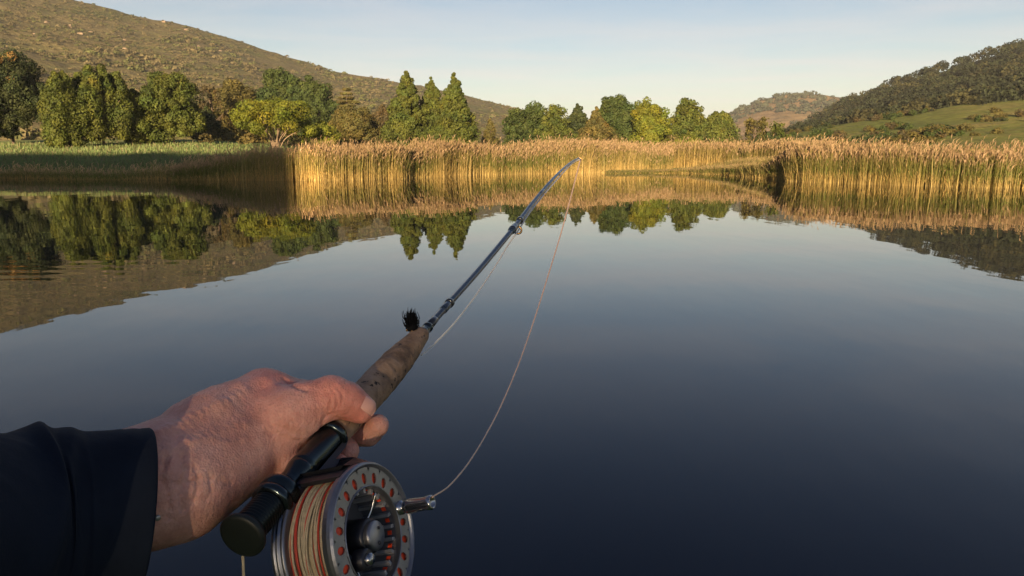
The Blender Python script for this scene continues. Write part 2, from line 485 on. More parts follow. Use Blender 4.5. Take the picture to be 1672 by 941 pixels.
# evening air: a pale even haze round the whole scene
def haze_box():
    x0, x1, y0, y1, z0, z1 = -2600.0, 2600.0, -520.0, 3250.0, -6.0, 330.0
    V = [(x, y, z) for x in (x0, x1) for y in (y0, y1) for z in (z0, z1)]
    F = [(0, 1, 3, 2), (4, 6, 7, 5), (0, 4, 5, 1), (2, 3, 7, 6), (0, 2, 6, 4), (1, 5, 7, 3)]
    m = bpy.data.materials.new('haze'); m.use_nodes = True; nt = m.node_tree
    nt.nodes.remove(nt.nodes['Principled BSDF'])
    v = nt.nodes.new('ShaderNodeVolumePrincipled'); v.inputs['Color'].default_value = (0.90, 0.92, 0.95, 1); v.inputs['Density'].default_value = 0.00010
    nt.links.new(v.outputs[0], nt.nodes['Material Output'].inputs['Volume'])
    o = build('haze', V, F, m, smooth=False)
    tag(o, 'thin pale evening haze over the far hills', 'haze', kind='stuff')
haze_box()

# ------------------------------------------------------------------ leaves, trees
def quads(P, N, s, asp, rng, roll=None):
    """rhombic leaf faces at P with normal N, size s."""
    n = len(P)
    N = N / np.maximum(np.linalg.norm(N, axis=1, keepdims=True), 1e-9)
    h = rng.normal(size=(n, 3)) if roll is None else roll
    U = np.cross(N, h); U /= np.maximum(np.linalg.norm(U, axis=1, keepdims=True), 1e-9)
    Vv = np.cross(N, U)
    s = np.broadcast_to(np.asarray(s, float), (n,))[:, None]
    V = np.stack([P - U * s * .5, P - Vv * s * asp * .5 + N * s * .12, P + U * s * .5, P + Vv * s * asp * .5 + N * s * .12], 1).reshape(-1, 3)
    F = np.arange(n * 4).reshape(-1, 4)
    return V, F

def sphere_dirs(n, rng):
    d = rng.normal(size=(n, 3)); return d / np.linalg.norm(d, axis=1, keepdims=True)

def clump_leaves(C, Rc, per, s, rng, flat=1.0, droop=0.0, jitter=0.55, fill=0.0):
    """leaves over the skin of many small clumps; returns V, F and a brightness per vertex per clump"""
    k = len(C)
    idx = np.repeat(np.arange(k), per)
    D = sphere_dirs(len(idx), rng)
    rad = rng.uniform(0.72, 1.08, len(idx)) if fill == 0 else rng.uniform(0.3, 1.05, len(idx))
    off = D * (Rc[idx] * rad)[:, None]
    off[:, 2] *= flat
    P = C[idx] + off
    P[:, 2] -= droop * rng.random(len(idx)) * Rc[idx]
    N = D + rng.normal(size=D.shape) * jitter
    V, F = quads(P, N, s * rng.uniform(0.7, 1.35, len(idx)), 0.75, rng)
    tone = rng.uniform(0.75, 1.25, k)
    hue = rng.normal(0, 0.06, k)
    c = np.stack([tone * (1 + hue), tone, tone * (1 - hue)], 1)[idx]
    return V, F, np.repeat(c, 4, 0)

LM = {
    'green': leaf_mat('leaf green', (0.060, 0.082, 0.014), (0.11, 0.120, 0.020), attr='tint'),
    'bright': leaf_mat('leaf bright', (0.105, 0.130, 0.013), (0.165, 0.165, 0.018), attr='tint'),
    'dark': leaf_mat('leaf dark', (0.028, 0.042, 0.014), (0.055, 0.068, 0.020), attr='tint'),
    'deep': leaf_mat('leaf deep green', (0.038, 0.060, 0.014), (0.070, 0.092, 0.020), attr='tint'),
    'olive': leaf_mat('leaf olive', (0.085, 0.078, 0.020), (0.13, 0.108, 0.030), attr='tint'),
    'brown': leaf_mat('leaf brown', (0.065, 0.052, 0.022), (0.105, 0.078, 0.032), attr='tint'),
    'gold': leaf_mat('leaf sunlit tint', (0.20, 0.12, 0.035), (0.26, 0.16, 0.05), attr='tint'),  # golden colour stands in for sunlight on the edge tree's top
}

def tree(name, label, pos, Hh, Wd, style, leaf, seed, bare=0.14, dens=1.0, leafsize=None, bark=None, cat='tree', lean=0.0, group=None):
    rng = np.random.default_rng(seed)
    pos = np.asarray(pos, float).copy()
    pos[2] = float(ground_z(pos[0], pos[1])) if pos[2] is None or np.isnan(pos[2]) else pos[2]
    root = empty(name, pos, label, cat, group)
    Wd = Wd * {'round': 1.22, 'oval': 1.3, 'cone': 1.25, 'column': 1.12, 'umbrella': 1.08, 'plume': 1.02, 'cedar': 1.1, 'wispy': 1.15, 'bush': 1.1}[style]
    s = leafsize or max(0.26, pos[1] * 0.0026)
    b = bare * Hh
    hc = Hh - b
    C, Rc = [], []
    flat, droop, jit, fill = 0.85, 0.0, 0.34, 0.0
    if style in ('round', 'oval'):
        nl = int(6 + Wd * 0.9 + max(0, hc / Wd - 1) * 6)
        lobes = []
        for i in range(nl):                             # big boughs first, then clumps on each bough
            a = rng.uniform(0, 2 * math.pi); hgt = rng.uniform(0.08, 0.9)
            rr = math.sqrt(max(0.02, 1 - (2 * hgt - 0.85) ** 2 / 1.5)) * rng.uniform(0.45, 0.95)
            lobes.append((math.cos(a) * rr * Wd * .36, math.sin(a) * rr * Wd * .36, b + hgt * hc * 0.82, Wd * rng.uniform(.14, .22)))
        lobes.append((rng.normal(0, .05) * Wd, 0, b + hc - Wd * .2, Wd * 0.2)); lobes.append((0, 0, b + hc * 0.45, Wd * 0.3)); lobes.append((0, 0, b + hc * 0.64, Wd * 0.27)); lobes.append((.06 * Wd, 0, b + hc * 0.78, Wd * 0.23)); lobes.append((-.06 * Wd, 0, b + hc * 0.84, Wd * 0.2))
        for lx, ly, lz, lr in lobes:
            m_ = int(9 + lr * 3.0)
            d = sphere_dirs(m_, rng)
            for dd in d:
                q_ = rng.uniform(.6, 1.05)
                C.append((lx + dd[0] * lr * q_, ly + dd[1] * lr * q_, lz + dd[2] * lr * q_ * min(1.25, hc / Wd * (1.0 if style == 'round' else 1.2))))
                Rc.append(lr * rng.uniform(.32, .52))
    elif style == 'column':
        ns = max(2, int(Wd / 1.6))
        for k in range(ns):                             # upright plumes packed side by side
            a = 2 * math.pi * k / ns + rng.uniform(-.4, .4); rr = Wd * .27 * rng.uniform(.7, 1.1)
            top = b + hc * rng.uniform(.78, 1.0); n = int(13 * (top - b) / 8) + 6
            pw = Wd * .21
            for t in np.linspace(0, 1, n):
                w = pw * (math.sin(math.pi * min(1, t * .86 + .14)) ** .6 + .12)
                for _ in range(2):
                    C.append((math.cos(a) * rr * (1 - .45 * t) + rng.normal(0, .22) * w + lean * (1 - t) * Hh * .1, math.sin(a) * rr * (1 - .45 * t) + rng.normal(0, .22) * w, b + t * (top - b) * .97))
                    Rc.append(w * rng.uniform(.55, .85))
        flat = 1.15
    elif style == 'plume':
        ns = int(Wd * 1.5)
        for k in range(ns):                             # many upright boughs under one domed top
            rr = math.sqrt((k + .5) / ns); a = k * 2.39996 + rng.uniform(-.3, .3)
            top = b + hc * (1 - .34 * rr ** 2.2) * rng.uniform(.90, 1.0); bot = b * rng.uniform(.7, 1.3)
            pw = Wd * rng.uniform(.085, .125); lnx = rng.uniform(-.1, .1)
            for t in np.linspace(0, 1, int((top - bot) / (pw * .62)) + 2):
                w = pw * (.55 + .45 * math.sin(math.pi * min(1, t * .8 + .2)))
                C.append((math.cos(a) * rr * Wd * .43 * (.82 + .18 * math.sin(math.pi * t)) + lnx * t * hc * .3 + rng.normal(0, .2) * w, math.sin(a) * rr * Wd * .43 * (.82 + .18 * math.sin(math.pi * t)) + rng.normal(0, .2) * w, bot + (top - bot) * t))
                Rc.append(w * rng.uniform(.6, 1.0))
        flat = 0.95
    elif style == 'cone':
        n = int(hc * 2.8)
        for t in np.linspace(0.0, 1, n):
            w = Wd * .5 * (1 - t ** 1.5) * (0.72 + 0.28 * min(1, t * 5)) + .12
            m_ = max(2, int(3 + w * 3.4))
            for k in range(m_):
                a = rng.uniform(0, 2 * math.pi); q_ = rng.uniform(.5, 1.0) * (.62 + .62 * float(vnoise(np.array([t * hc * .75 + seed]), np.array([a * 1.6]), seed)[0]))
                C.append((math.cos(a) * w * q_, math.sin(a) * w * q_, b + t * hc * .98 + rng.normal(0, .2)))
                Rc.append((0.42 + 0.16 * w) * rng.uniform(.6, 1.15) * (1 if t < .93 else .6))
        flat = 0.8
    elif style == 'cedar':
        n = int(hc / 0.85)
        for i in range(n):
            t = i / (n - 1)
            w = Wd * .5 * (1 - t) ** .8 * rng.uniform(.75, 1.1) + .4
            for k in range(int(4 + w * 2.4)):
                a = rng.uniform(0, 2 * math.pi); q_ = rng.uniform(.25, 1.0)
                C.append((math.cos(a) * w * q_, math.sin(a) * w * q_, b + t * hc * .97 - q_ * w * .12))
                Rc.append(rng.uniform(.55, 1.0))
        flat = 0.32
    elif style == 'umbrella':
        n = int(44 * Wd / 8)
        for i in range(n):
            a = rng.uniform(0, 2 * math.pi); q_ = math.sqrt(rng.random())
            z = b + hc * (0.50 + 0.42 * math.sqrt(max(0, 1 - q_ * q_))) * rng.uniform(.86, 1.03)
            if rng.random() < .42: z -= hc * .24 * q_ + hc * .08
            C.append((math.cos(a) * q_ * Wd * .44, math.sin(a) * q_ * Wd * .44, z)); Rc.append(Wd * rng.uniform(.075, .125))
        flat = 0.68
    elif style == 'wispy':
        n = int(20 + Wd * 4)
        for i in range(n):
            a = rng.uniform(0, 2 * math.pi); q_ = math.sqrt(rng.random()); t = rng.random()
            w = Wd * .48 * (1 - .55 * t)
            C.append((math.cos(a) * q_ * w, math.sin(a) * q_ * w, b + t * hc * .95)); Rc.append(rng.uniform(.4, .85))
        fill = 1; droop = 1.2
    elif style == 'bush':
        n = int(12 + Wd * 5)
        for i in range(n):
            a = rng.uniform(0, 2 * math.pi); q_ = math.sqrt(rng.random())
            C.append((math.cos(a) * q_ * Wd * .42, math.sin(a) * q_ * Wd * .42, Hh * (.25 + .55 * math.sqrt(1 - q_ * q_) * rng.random()))); Rc.append(Wd * rng.uniform(.09, .17))
        flat = .9
    C = np.array(C); Rc = np.array(Rc)
    C[:, 2] = np.maximum(C[:, 2], Rc * .5)
    area = 4 * math.pi * np.mean(Rc ** 2)
    per = int(np.clip(area / (s * s * .38) * .62 * dens, 14, 260))
    if style == 'wispy': per = int(per * .5)
    V, F, c = clump_leaves(C, Rc, per, s, rng, flat, droop, jit, fill)
    build('crown', V + pos, F, LM[leaf], root, smooth=False, col=c)
    # trunk and limbs
    g = Geo()
    tr = max(.1, Hh * .021) if style != 'bush' else .06
    if style == 'umbrella':
        for k in range(3):
            a = rng.uniform(0, 6.28)
            base = np.array([math.cos(a) * .25, math.sin(a) * .25, -.3]); 
            forks = C[rng.choice(len(C), 5, False)]
            for f_ in forks:
                mid = base * .4 + np.array([f_[0] * .32, f_[1] * .32, b + hc * .22])
                P = spline([base, mid * np.array([.8, .8, .7]), mid + (f_ - mid) * .45 + rng.normal(0, .15, 3), f_], 5)
                g.add(*tube(P + pos, np.linspace(tr * .62, .03, len(P)), 6))
    else:
        top = b + hc * (.75 if style not in ('bush',) else .4)
        P = spline([(0, 0, -.3), (rng.normal(0, .1), rng.normal(0, .1), b * .6), (rng.normal(0, .15), rng.normal(0, .15), b + hc * .35), (0, 0, top)], 5)
        g.add(*tube(P + pos, np.linspace(tr, tr * .3, len(P)), 8))
        low = C[np.argsort(C[:, 2])]
        pick = rng.choice(len(C), min(len(C), 12 if style != 'wispy' else 20), False)
        for i in pick:
            f_ = C[i]; z0 = max(b * .7, f_[2] * rng.uniform(.45, .75)) * (1 if style != 'bush' else .2)
            st = np.array([0, 0, min(z0, top)])
            P = spline([st, st + (f_ - st) * .5 + np.array([0, 0, .25]) + rng.normal(0, .12, 3), f_], 4)
            g.add(*tube(P + pos, np.linspace(tr * .42, .03, len(P)), 5))
    g.out('trunk', [bark or M_bark], root)
    return root

def tr_px(px, top, Y, wpx, z=None):
    """standing place, height and width in metres for a tree measured on the photograph and standing Y metres off"""
    p_ = at(px, top, Y)
    gz = float(ground_z(p_[0], Y)) if z is None else z
    return (p_[0], Y, gz), p_[2] - gz, wpx / FPX * Y / math.cos(PITCH)

TREES = [
 # name, label, px, top, Y, width px, style, leaf, bare, dens
 ('broadleaf_tree', 'big dark tree cut off by the left edge, shade painted as dark leaves and sunlit top as golden ones', 6, 88, 120, 116, 'round', 'dark', .10, 1.1),  # dark leaf colour stands in for the shade on this tree
 ('column_tree', 'slender light green tree just right of the big dark tree at the left edge', 90, 108, 104, 66, 'column', 'green', .06, 1.0),
 ('broadleaf_tree', 'largest light green tree of the lawn group with a pale trunk under its middle', 158, 105, 110, 122, 'plume', 'green', .14, 1.0),
 ('column_tree', 'narrow upright green tree squeezed between the two large round lawn trees', 222, 144, 114, 60, 'column', 'green', .10, 1.0),
 ('broadleaf_tree', 'round light green tree at the right end of the lawn group', 276, 126, 116, 104, 'round', 'green', .12, 1.0),
 ('pine_tree', 'dark brownish pine rising just right of the lawn group', 344, 134, 150, 58, 'wispy', 'brown', .15, 1.5),
 ('conifer', 'dark slim conifer standing low in front of the brownish pine', 336, 176, 140, 44, 'cone', 'dark', .05, 1.0),
 ('broadleaf_tree', 'dull green tree between the brownish pine and the bright spreading tree', 380, 142, 165, 96, 'round', 'olive', .06, 1.0),
 ('pine_tree', 'tall rounded dark green pine behind the bright spreading tree', 456, 119, 190, 92, 'round', 'deep', .10, 1.0),
 ('pine_tree', 'second dark green pine, lower and right of the tall rounded one', 510, 136, 185, 70, 'oval', 'deep', .10, 1.0),
 ('spreading_tree', 'bright yellow green spreading tree with pale forked branches at the lake bank', 446, 159, 104, 122, 'umbrella', 'bright', .14, 1.15),
 ('small_tree', 'low bright yellow green tree touching the spreading tree on its right', 522, 184, 108, 56, 'bush', 'bright', .06, 1.1),
 ('cedar', 'layered brown green cedar with flat tiers above the reeds', 566, 143, 180, 96, 'cedar', 'olive', .08, 1.2),
 ('broadleaf_tree', 'rounded olive tree in front of the layered cedar', 576, 180, 140, 84, 'round', 'olive', .05, 1.0),
 ('pine_tree', 'dull brown pine left of the tall conifers', 624, 170, 175, 66, 'cone', 'brown', .05, .8),
 ('conifer', 'tallest conifer, leftmost of the three standing above the reeds', 663, 116, 135, 62, 'cone', 'green', .04, 1.0),
 ('conifer', 'middle and lowest conifer of the three above the reeds', 704, 130, 139, 56, 'cone', 'green', .04, 1.0),
 ('conifer', 'rightmost conifer of the three above the reeds, with a sharp tip against the sky', 741, 120, 131, 64, 'cone', 'green', .04, 1.0),
 ('conifer', 'small dull pine on the slope right of the three conifers', 800, 196, 190, 26, 'cone', 'olive', .05, .8),
 ('broadleaf_tree', 'low dark green tree leading the row behind the reeds at its left end', 842, 183, 160, 46, 'oval', 'deep', .05, 1.0),
 ('broadleaf_tree', 'rounded dull green tree second in the row behind the reeds', 874, 176, 162, 58, 'oval', 'deep', .05, 1.0),
 ('broadleaf_tree', 'dull green upright tree third in the row behind the reeds', 908, 178, 158, 52, 'oval', 'green', .05, .9),
 ('pine_tree', 'dark pine in the gap behind the rod tip', 943, 171, 172, 52, 'cone', 'dark', .05, 1.0),
 ('conifer', 'brownish cone shaped tree right of the rod tip', 974, 178, 156, 60, 'cone', 'olive', .05, 1.0),
 ('broadleaf_tree', 'tall dark green two headed tree in the middle of the row', 1008, 161, 166, 76, 'round', 'deep', .06, 1.1),
 ('broadleaf_tree', 'bright green dense tree right of the tall two headed one', 1058, 171, 152, 64, 'oval', 'bright', .04, 1.0),
 ('broadleaf_tree', 'thin dark tree close against the bright dense tree', 1086, 186, 160, 20, 'oval', 'dark', .05, 1.0),
 ('broadleaf_tree', 'green tree standing alone right of the gap of open sky', 1124, 167, 158, 58, 'oval', 'green', .05, 1.1),
 ('conifer', 'green double pointed tree right of the lone tree', 1176, 176, 160, 66, 'column', 'green', .04, 1.0),
 ('wispy_tree', 'thin brownish tree with bare branches at the right end of the row', 1234, 188, 118, 66, 'wispy', 'olive', .10, 1.3),
 ('willow', 'small wispy willow bending over the pale reeds', 1276, 197, 112, 52, 'wispy', 'green', .12, 1.2),
 ('bush', 'low bright bush at the foot of the lone green tree', 1120, 214, 140, 60, 'bush', 'bright', .1, 1.0),
 ('bush', 'dark low bush between the row of trees and the gap of sky', 1094, 210, 150, 30, 'bush', 'olive', .1, 1.0),
]
TREE = {}
for i, (nm, lab, px, top, Y, wpx, st, lf, bare, dn) in enumerate(TREES):
    pos, hh, wd = tr_px(px, top, Y, wpx)
    TREE[lab] = tree(nm, lab, pos, hh, wd, st, lf, 100 + i, bare, dn, bark=M_palebark if st == 'umbrella' or 'largest light' in lab else None)

# sunlight on the left edge tree's crown, painted as golden leaf clumps
rt = [o for l_, o in TREE.items() if l_.startswith('big dark tree')][0]
p0 = np.array(rt.location); rng = np.random.default_rng(4)
_, hh, wd = tr_px(6, 88, 120, 116)
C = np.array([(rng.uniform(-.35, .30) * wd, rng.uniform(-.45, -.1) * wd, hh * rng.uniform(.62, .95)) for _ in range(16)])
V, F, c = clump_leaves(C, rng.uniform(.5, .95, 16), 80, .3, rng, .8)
build('sunlit_tint_foliage', V + p0, F, LM['gold'], rt, smooth=False, col=c)

# background shrubs that close the foot of the tree rows
def merged_bushes(P, rad, per, s, rng, flat=.8, tints=None, spread=.25):
    k = len(P)
    idx = np.repeat(np.arange(k), per)
    D = sphere_dirs(len(idx), rng); D[:, 2] = np.abs(D[:, 2]) * 1.0 - .15
    off = D * (rad[idx] * rng.uniform(.7, 1.05, len(idx)))[:, None]; off[:, 2] *= flat
    Q = P[idx] + off; Q[:, 2] += rad[idx] * flat * .35
    N = D + rng.normal(size=D.shape) * .45
    sz = (np.broadcast_to(s, (k,)))[idx] * rng.uniform(.7, 1.3, len(idx))
    V, F = quads(Q, N, sz, .8, rng)
    tn = (tints if tints is not None else np.ones((k, 3))) * rng.uniform(1 - spread, 1 + spread, (k, 1))
    return V, F, np.repeat(tn[idx], 4, 0)

M_scrub = attr_mat('scrub leaves', 0.15, 0.8)
rng = np.random.default_rng(31)
n = 420                                     # undergrowth below and between the trees
px = np.concatenate([rng.uniform(330, 640, n // 2), rng.uniform(640, 1300, n - n // 2)])
Y = rng.uniform(112, 200, n); X = np.array([elev(a, 258)[0] for a in px]) * Y
P = np.stack([X, Y, ground_z(X, Y)], 1)
rad = rng.uniform(1.0, 2.4, n)
V, F, c = merged_bushes(P, rad, 60, rad * .34, rng, 1.0, np.array([(0.06, 0.065, 0.018)] * n) * rng.uniform(.7, 1.5, (n, 1)) * np.stack([rng.uniform(.9, 1.5, n), np.ones(n), np.ones(n)], 1))
o = build('undergrowth', V, F, M_scrub, smooth=False, col=c)
tag(o, 'dense undergrowth closing the ground between the lakeside trees', 'undergrowth', kind='stuff')

# scrub on the long hill
rng = np.random.default_rng(41)
n = 13000
px = rng.uniform(-500, 1120, n); u = rng.random(n) ** .8
P = hL(px, u)
keep = (vnoise(P[:, 0] / 40, P[:, 1] / 60, 5) + .35 * (px < 330) * (u > .55) + rng.normal(0, .12, n)) > .40
P = P[keep]; u = u[keep]; px = px[keep]; k = len(P)
rad = rng.uniform(.8, 1.8, k) * (1 + .9 * (vnoise(P[:, 0] / 90, P[:, 1] / 90, 8) > .55)) * np.interp(px, [-200, 330, 700], [1.25, 1.1, .9])
tint = np.where((rng.random(k) < .45)[:, None], (0.088, 0.094, 0.028), (0.120, 0.098, 0.044)) * rng.uniform(.7, 1.2, (k, 1))
V, F, c = merged_bushes(P, rad, 22, rad * .6, rng, .62, tint)
o = build('hillside_scrub', V, F, M_scrub, smooth=False, col=c)
tag(o, 'brown and olive scrub covering the long hill at the left', 'scrub', kind='stuff')
# pale boulders showing between the scrub near the upper left crest
rng = np.random.default_rng(43)
M_rock = simple('granite', (0.20, 0.145, 0.095), .9, nscale=.4, var=.3)
g = Geo()
for _ in range(26):
    pxr = rng.normal(300, 85) if rng.random() < .55 else rng.normal(120, 70); ur = np.clip(rng.normal(.84, .08), .5, 1)
    c0 = hL(np.array([pxr]), np.array([ur]))[0]
    r_ = rng.uniform(.6, 1.9)*(1 if rng.random()<.85 else 1.5)
    Vs = sphere_dirs(26, rng) * r_ * rng.uniform(.75, 1.1, (26, 1)) * np.array([1.3, 1, .75])
    import bmesh
    bm = bmesh.new(); vs = [bm.verts.new(v) for v in Vs]; bmesh.ops.convex_hull(bm, input=vs)
    bm.verts.ensure_lookup_table(); bm.verts.index_update()
    g.add([np.array(v.co) + c0 + np.array([0, 0, r_ * .2]) for v in bm.verts], [[v.index for v in f.verts] for f in bm.faces]); bm.free()
o = g.out('hillside_rocks', [M_rock], smooth=False)
tag(o, 'pale granite boulders strewn over the upper left hillside', 'rocks', kind='stuff')

# woodland on the right hill: crowns packed over the slope
rng = np.random.default_rng(51)
n = 1700
px = rng.uniform(1230, 1900, n); u = rng.uniform(.0, 1.0, n) ** .9
P = hR(px, u)
rad = rng.uniform(3.0, 5.4, n) * np.interp(px, [1230, 1400, 1672], [.6, .9, 1.0])
base = np.where((rng.random(n) < .68)[:, None], (0.019, 0.024, 0.009), (0.040, 0.038, 0.013)) * rng.uniform(.6, 1.6, (n, 1))
P[:, 2] += rad * .5
V, F, c = merged_bushes(P, rad, 120, rad * .27, rng, 1.05, base, .12)
o = build('woodland', V, F, M_scrub, smooth=False, col=c)
tag(o, 'dark evergreen woodland covering the steep right hill', 'woodland', kind='stuff')
# wood capping the far hill
rng = np.random.default_rng(53)
n = 1500
px = rng.uniform(1060, 1480, n); u = rng.uniform(.0, 1.0, n)
keep = ((u > .80 - .10 * vnoise(px / 30, u * 3, 3)) | (vnoise(px / 14, u * 14, 9) > .80)) 
px, u = px[keep], u[keep]; n = len(px)
P = hF(px, u); rad = rng.uniform(4.5, 8.5, n)
V, F, c = merged_bushes(P, rad, 26, rad * .6, rng, .75, np.array([(0.050, 0.056, 0.030)] * n), .35)
o = build('far_woodland', V, F, M_scrub, smooth=False, col=c)
tag(o, 'dark woodland capping the distant tan hill', 'woodland', kind='stuff')

# shrubs on the green pasture, in belts as in the photograph
rng = np.random.default_rng(61)
def belt(pts, n, jx, jy):
    out = []
    pts = np.array(pts, float)
    for _ in range(n):
        t = rng.random() * (len(pts) - 1); i = int(t); f = t - i
        out.append((*(pts[i] * (1 - f) + pts[i + 1] * f + rng.normal(0, 1, 2) * (jx, jy)), 0))
    return out
# (px, u): u is the way up the pasture from its foot to the woodland edge
SH = belt([(1230, .95), (1330, .95), (1440, .98), (1500, .99)], 36, 12, .02) + belt([(1290, .70), (1370, .62), (1440, .66), (1480, .74)], 30, 12, .05) \
   + belt([(1330, .26), (1420, .30), (1520, .36), (1580, .32)], 46, 14, .06) + belt([(1590, .70), (1680, .70)], 14, 20, .04) + belt([(1300, .45), (1560, .55)], 12, 30, .12) + belt([(1230, .45), (1300, .5)], 26, 14, .2)
A_ = np.array(SH); P = hP(A_[:, 0], np.clip(A_[:, 1], 0.02, 1))
protos = []
for k in range(5):
    r2 = np.random.default_rng(70 + k)
    C = np.array([(r2.normal(0, .45), r2.normal(0, .45), r2.uniform(.25, .95)) for _ in range(10)])
    V, F, c = clump_leaves(C, r2.uniform(.28, .55, 10), 46, .26, r2, .85)
    b_ = build('shrub', V, F, LM[['olive', 'deep', 'olive', 'dark', 'brown'][k]], smooth=False, col=c)
    protos.append(b_)
for i, pp in enumerate(P):
    k = int(rng.integers(0, 5))
    o = protos[k] if i < 5 and i == k else protos[k].copy()
    if o.name not in COL.objects: COL.objects.link(o)
    o.location = tuple(pp - np.array([0, 0, .15])); sc = rng.uniform(.7, 1.7)
    o.scale = (sc, sc, sc * rng.uniform(.8, 1.05)); o.rotation_euler = (0, 0, rng.uniform(0, 6.28))
    tag(o, 'round dull green shrub in the belts crossing the pasture at the right', 'shrub', 'shrubs on the pasture')
for b_ in protos:
    if 'label' not in b_: bpy.data.objects.remove(b_)

# ------------------------------------------------------------------ reeds
def reed_bed(name, label, front, depth, count, hr, seed, plume=.75, dead=.5, jitter_front=.5, group=None, kind='stuff', pw=1.6, tone=1.0, cat='reeds', lean=0.05, leafn=5, wide=1.0, greenshift=1.0):
    rng = np.random.default_rng(seed)
    Fp = np.array(front, float)                           # polyline of the waterline, ground coordinates
    seg = np.linalg.norm(np.diff(Fp, axis=0), axis=1); cum = np.concatenate([[0], np.cumsum(seg)])
    t = rng.random(count) * cum[-1]
    X = np.interp(t, cum, Fp[:, 0]); Y = np.interp(t, cum, Fp[:, 1])
    dd = rng.random(count) ** pw
    dl = np.hypot(X, Y)
    dep = depth if np.isscalar(depth) else np.interp(t / cum[-1], np.linspace(0, 1, len(depth)), depth)
    off = dd * dep + rng.normal(0, jitter_front, count) * (.35 + .65 * dd) + (vnoise(t * .45, t * 0 + 3, seed) - .5) * 1.6 - .2
    X = X + X / dl * off; Y = Y + Y / dl * off
    Z = np.maximum(ground_z(X, Y), -.15)
    patchn = vnoise(X * .22, Y * .22, seed + 5)
    stand = vnoise(t * 1.3, dd * 2, seed + 8)
    hA = np.interp(t / cum[-1], np.linspace(0, 1, len(hr)), hr) * .83
    Hh = hA * (rng.normal(.90, .13, count) + (patchn - .5) * .42 + (rng.random(count) < .05) * rng.uniform(.05, .28, count)) * np.where(rng.random(count) < .10, .6, 1)
    ln_ = rng.normal(0, lean, (count, 2)) + rng.normal(0, .25, (count, 2)) * (rng.random(count) < .03)[:, None] + np.array([.03, 0])
    ph = rng.uniform(0, math.pi, count)
    w = rng.uniform(.014, .028, count) * wide * np.clip(dl / 60, .75, 1.3) * np.where((dd < .22) & (rng.random(count) < .25), 1.7, 1)
    X = X - (stand < .36) * X / dl * 0; thin = (stand < .30) & (dd < .4) & (rng.random(count) < .6)
    X = np.where(thin, X + X / dl * .7, X); Y = np.where(thin, Y + Y / dl * .7, Y)
    dry = np.clip(rng.normal(dead, .3, count) + (patchn - .5) * 1.5, 0, 1)
    straw = np.array([0.48, 0.34, 0.120]); green = np.array([0.120, 0.150, 0.028]) * greenshift; olive = np.array([0.20, 0.165, 0.045])
    tanp = np.array([0.35, 0.24, 0.13])
    V, Cc = [], []
    def strip(P0, P1, P2, side, w0, w1, w2, c0, c1, c2):
        """two-segment ribbons, 6 verts each"""
        v = np.stack([P0 - side * w0[:, None], P0 + side * w0[:, None], P1 - side * w1[:, None], P1 + side * w1[:, None], P2 - side * w2[:, None], P2 + side * w2[:, None]], 1)
        V.append(v.reshape(-1, 3)); Cc.append(np.repeat(np.stack([c0, c1, c2], 1), 2, 1).reshape(-1, 3))
    base = np.stack([X, Y, Z - .1], 1)
    def pt(f):                                            # point along a bending stem
        b_ = base.copy(); f = np.asarray(f) if not np.isscalar(f) else np.full(count, f)
        b_[:, :2] += ln_ * (Hh * f ** 1.7)[:, None]; b_[:, 2] += (Hh + .1) * f
        return b_
    side = np.stack([np.cos(ph), np.sin(ph), ph * 0], 1)
    lowc = straw * rng.uniform(.5, 1.35, (count, 1))
    midc = olive * (1 - dry[:, None]) * .6 + green * (1 - dry[:, None]) * .4 + straw * .85 * dry[:, None]
    strip(pt(0.0), pt(.5), pt(.92), side, w * .5, w * .45, w * .25, lowc, midc * rng.uniform(.75, 1.2, (count, 1)), olive * rng.uniform(.8, 1.3, (count, 1)))
    for k in range(leafn):                                # blades leaving the stem and arching over
        f0 = rng.uniform(.10, .80, count); L = rng.uniform(.35, .75, count) * np.clip(hA / 3, .6, 1.2); a = rng.uniform(0, 2 * math.pi, count)
        dr = np.stack([np.cos(a), np.sin(a), a * 0], 1)
        p0 = pt(f0); p1 = p0 + dr * (L * .30)[:, None] + np.array([0, 0, 1.0]) * (L * .55)[:, None]
        p2 = p0 + dr * (L * rng.uniform(.55, .85, count))[:, None] + np.array([0, 0, 1.0]) * (L * rng.uniform(.25, .9, count))[:, None]
        sd = np.cross(dr, np.array([0, 0, 1.0])) * .75 + dr * .25
        gc = (green * (1 - dry[:, None]) + olive * .9 * dry[:, None]) * rng.uniform(.6, 1.35, (count, 1))
        bc = np.where((f0 < .35)[:, None] & (rng.random(count) < .75)[:, None], straw * rng.uniform(.65, 1.2, (count, 1)), gc)
        bc = np.where((f0 > .64)[:, None] & (rng.random(count) < .55)[:, None], bc * .45 + tanp * .5, bc)
        strip(p0, p1, p2, sd, w * .35, w * .55, w * .08, bc, bc, bc * 1.1)
    has = rng.random(count) < plume                       # feathery seed heads
    Lp = np.where(has, rng.uniform(.28, .48, count), .04); a = rng.uniform(-2.4, 2.4, count)
    dr = np.stack([np.cos(a), np.sin(a), a * 0], 1)
    p0 = pt(.90); p1 = p0 + np.array([0, 0, 1.0]) * (Lp * .55)[:, None] + dr * (Lp * .12)[:, None] + np.concatenate([ln_, ln_[:, :1] * 0], 1) * (Lp)[:, None]
    p2 = p1 + np.array([0, 0, 1.0]) * (Lp * .28)[:, None] + dr * (Lp * .42)[:, None]
    pc = tanp * rng.uniform(.75, 1.25, (count, 1))
    for s_ in (side, np.cross(side, np.array([0, 0, 1.0]))):
        strip(p0, p1, p2, s_, w * .3, w * 1.1 + .006, w * .3, pc, pc, pc)
    V = np.concatenate(V); Cc = np.concatenate(Cc)
    nr = len(V) // 6; b6 = np.arange(nr)[:, None] * 6
    Cc = Cc * tone
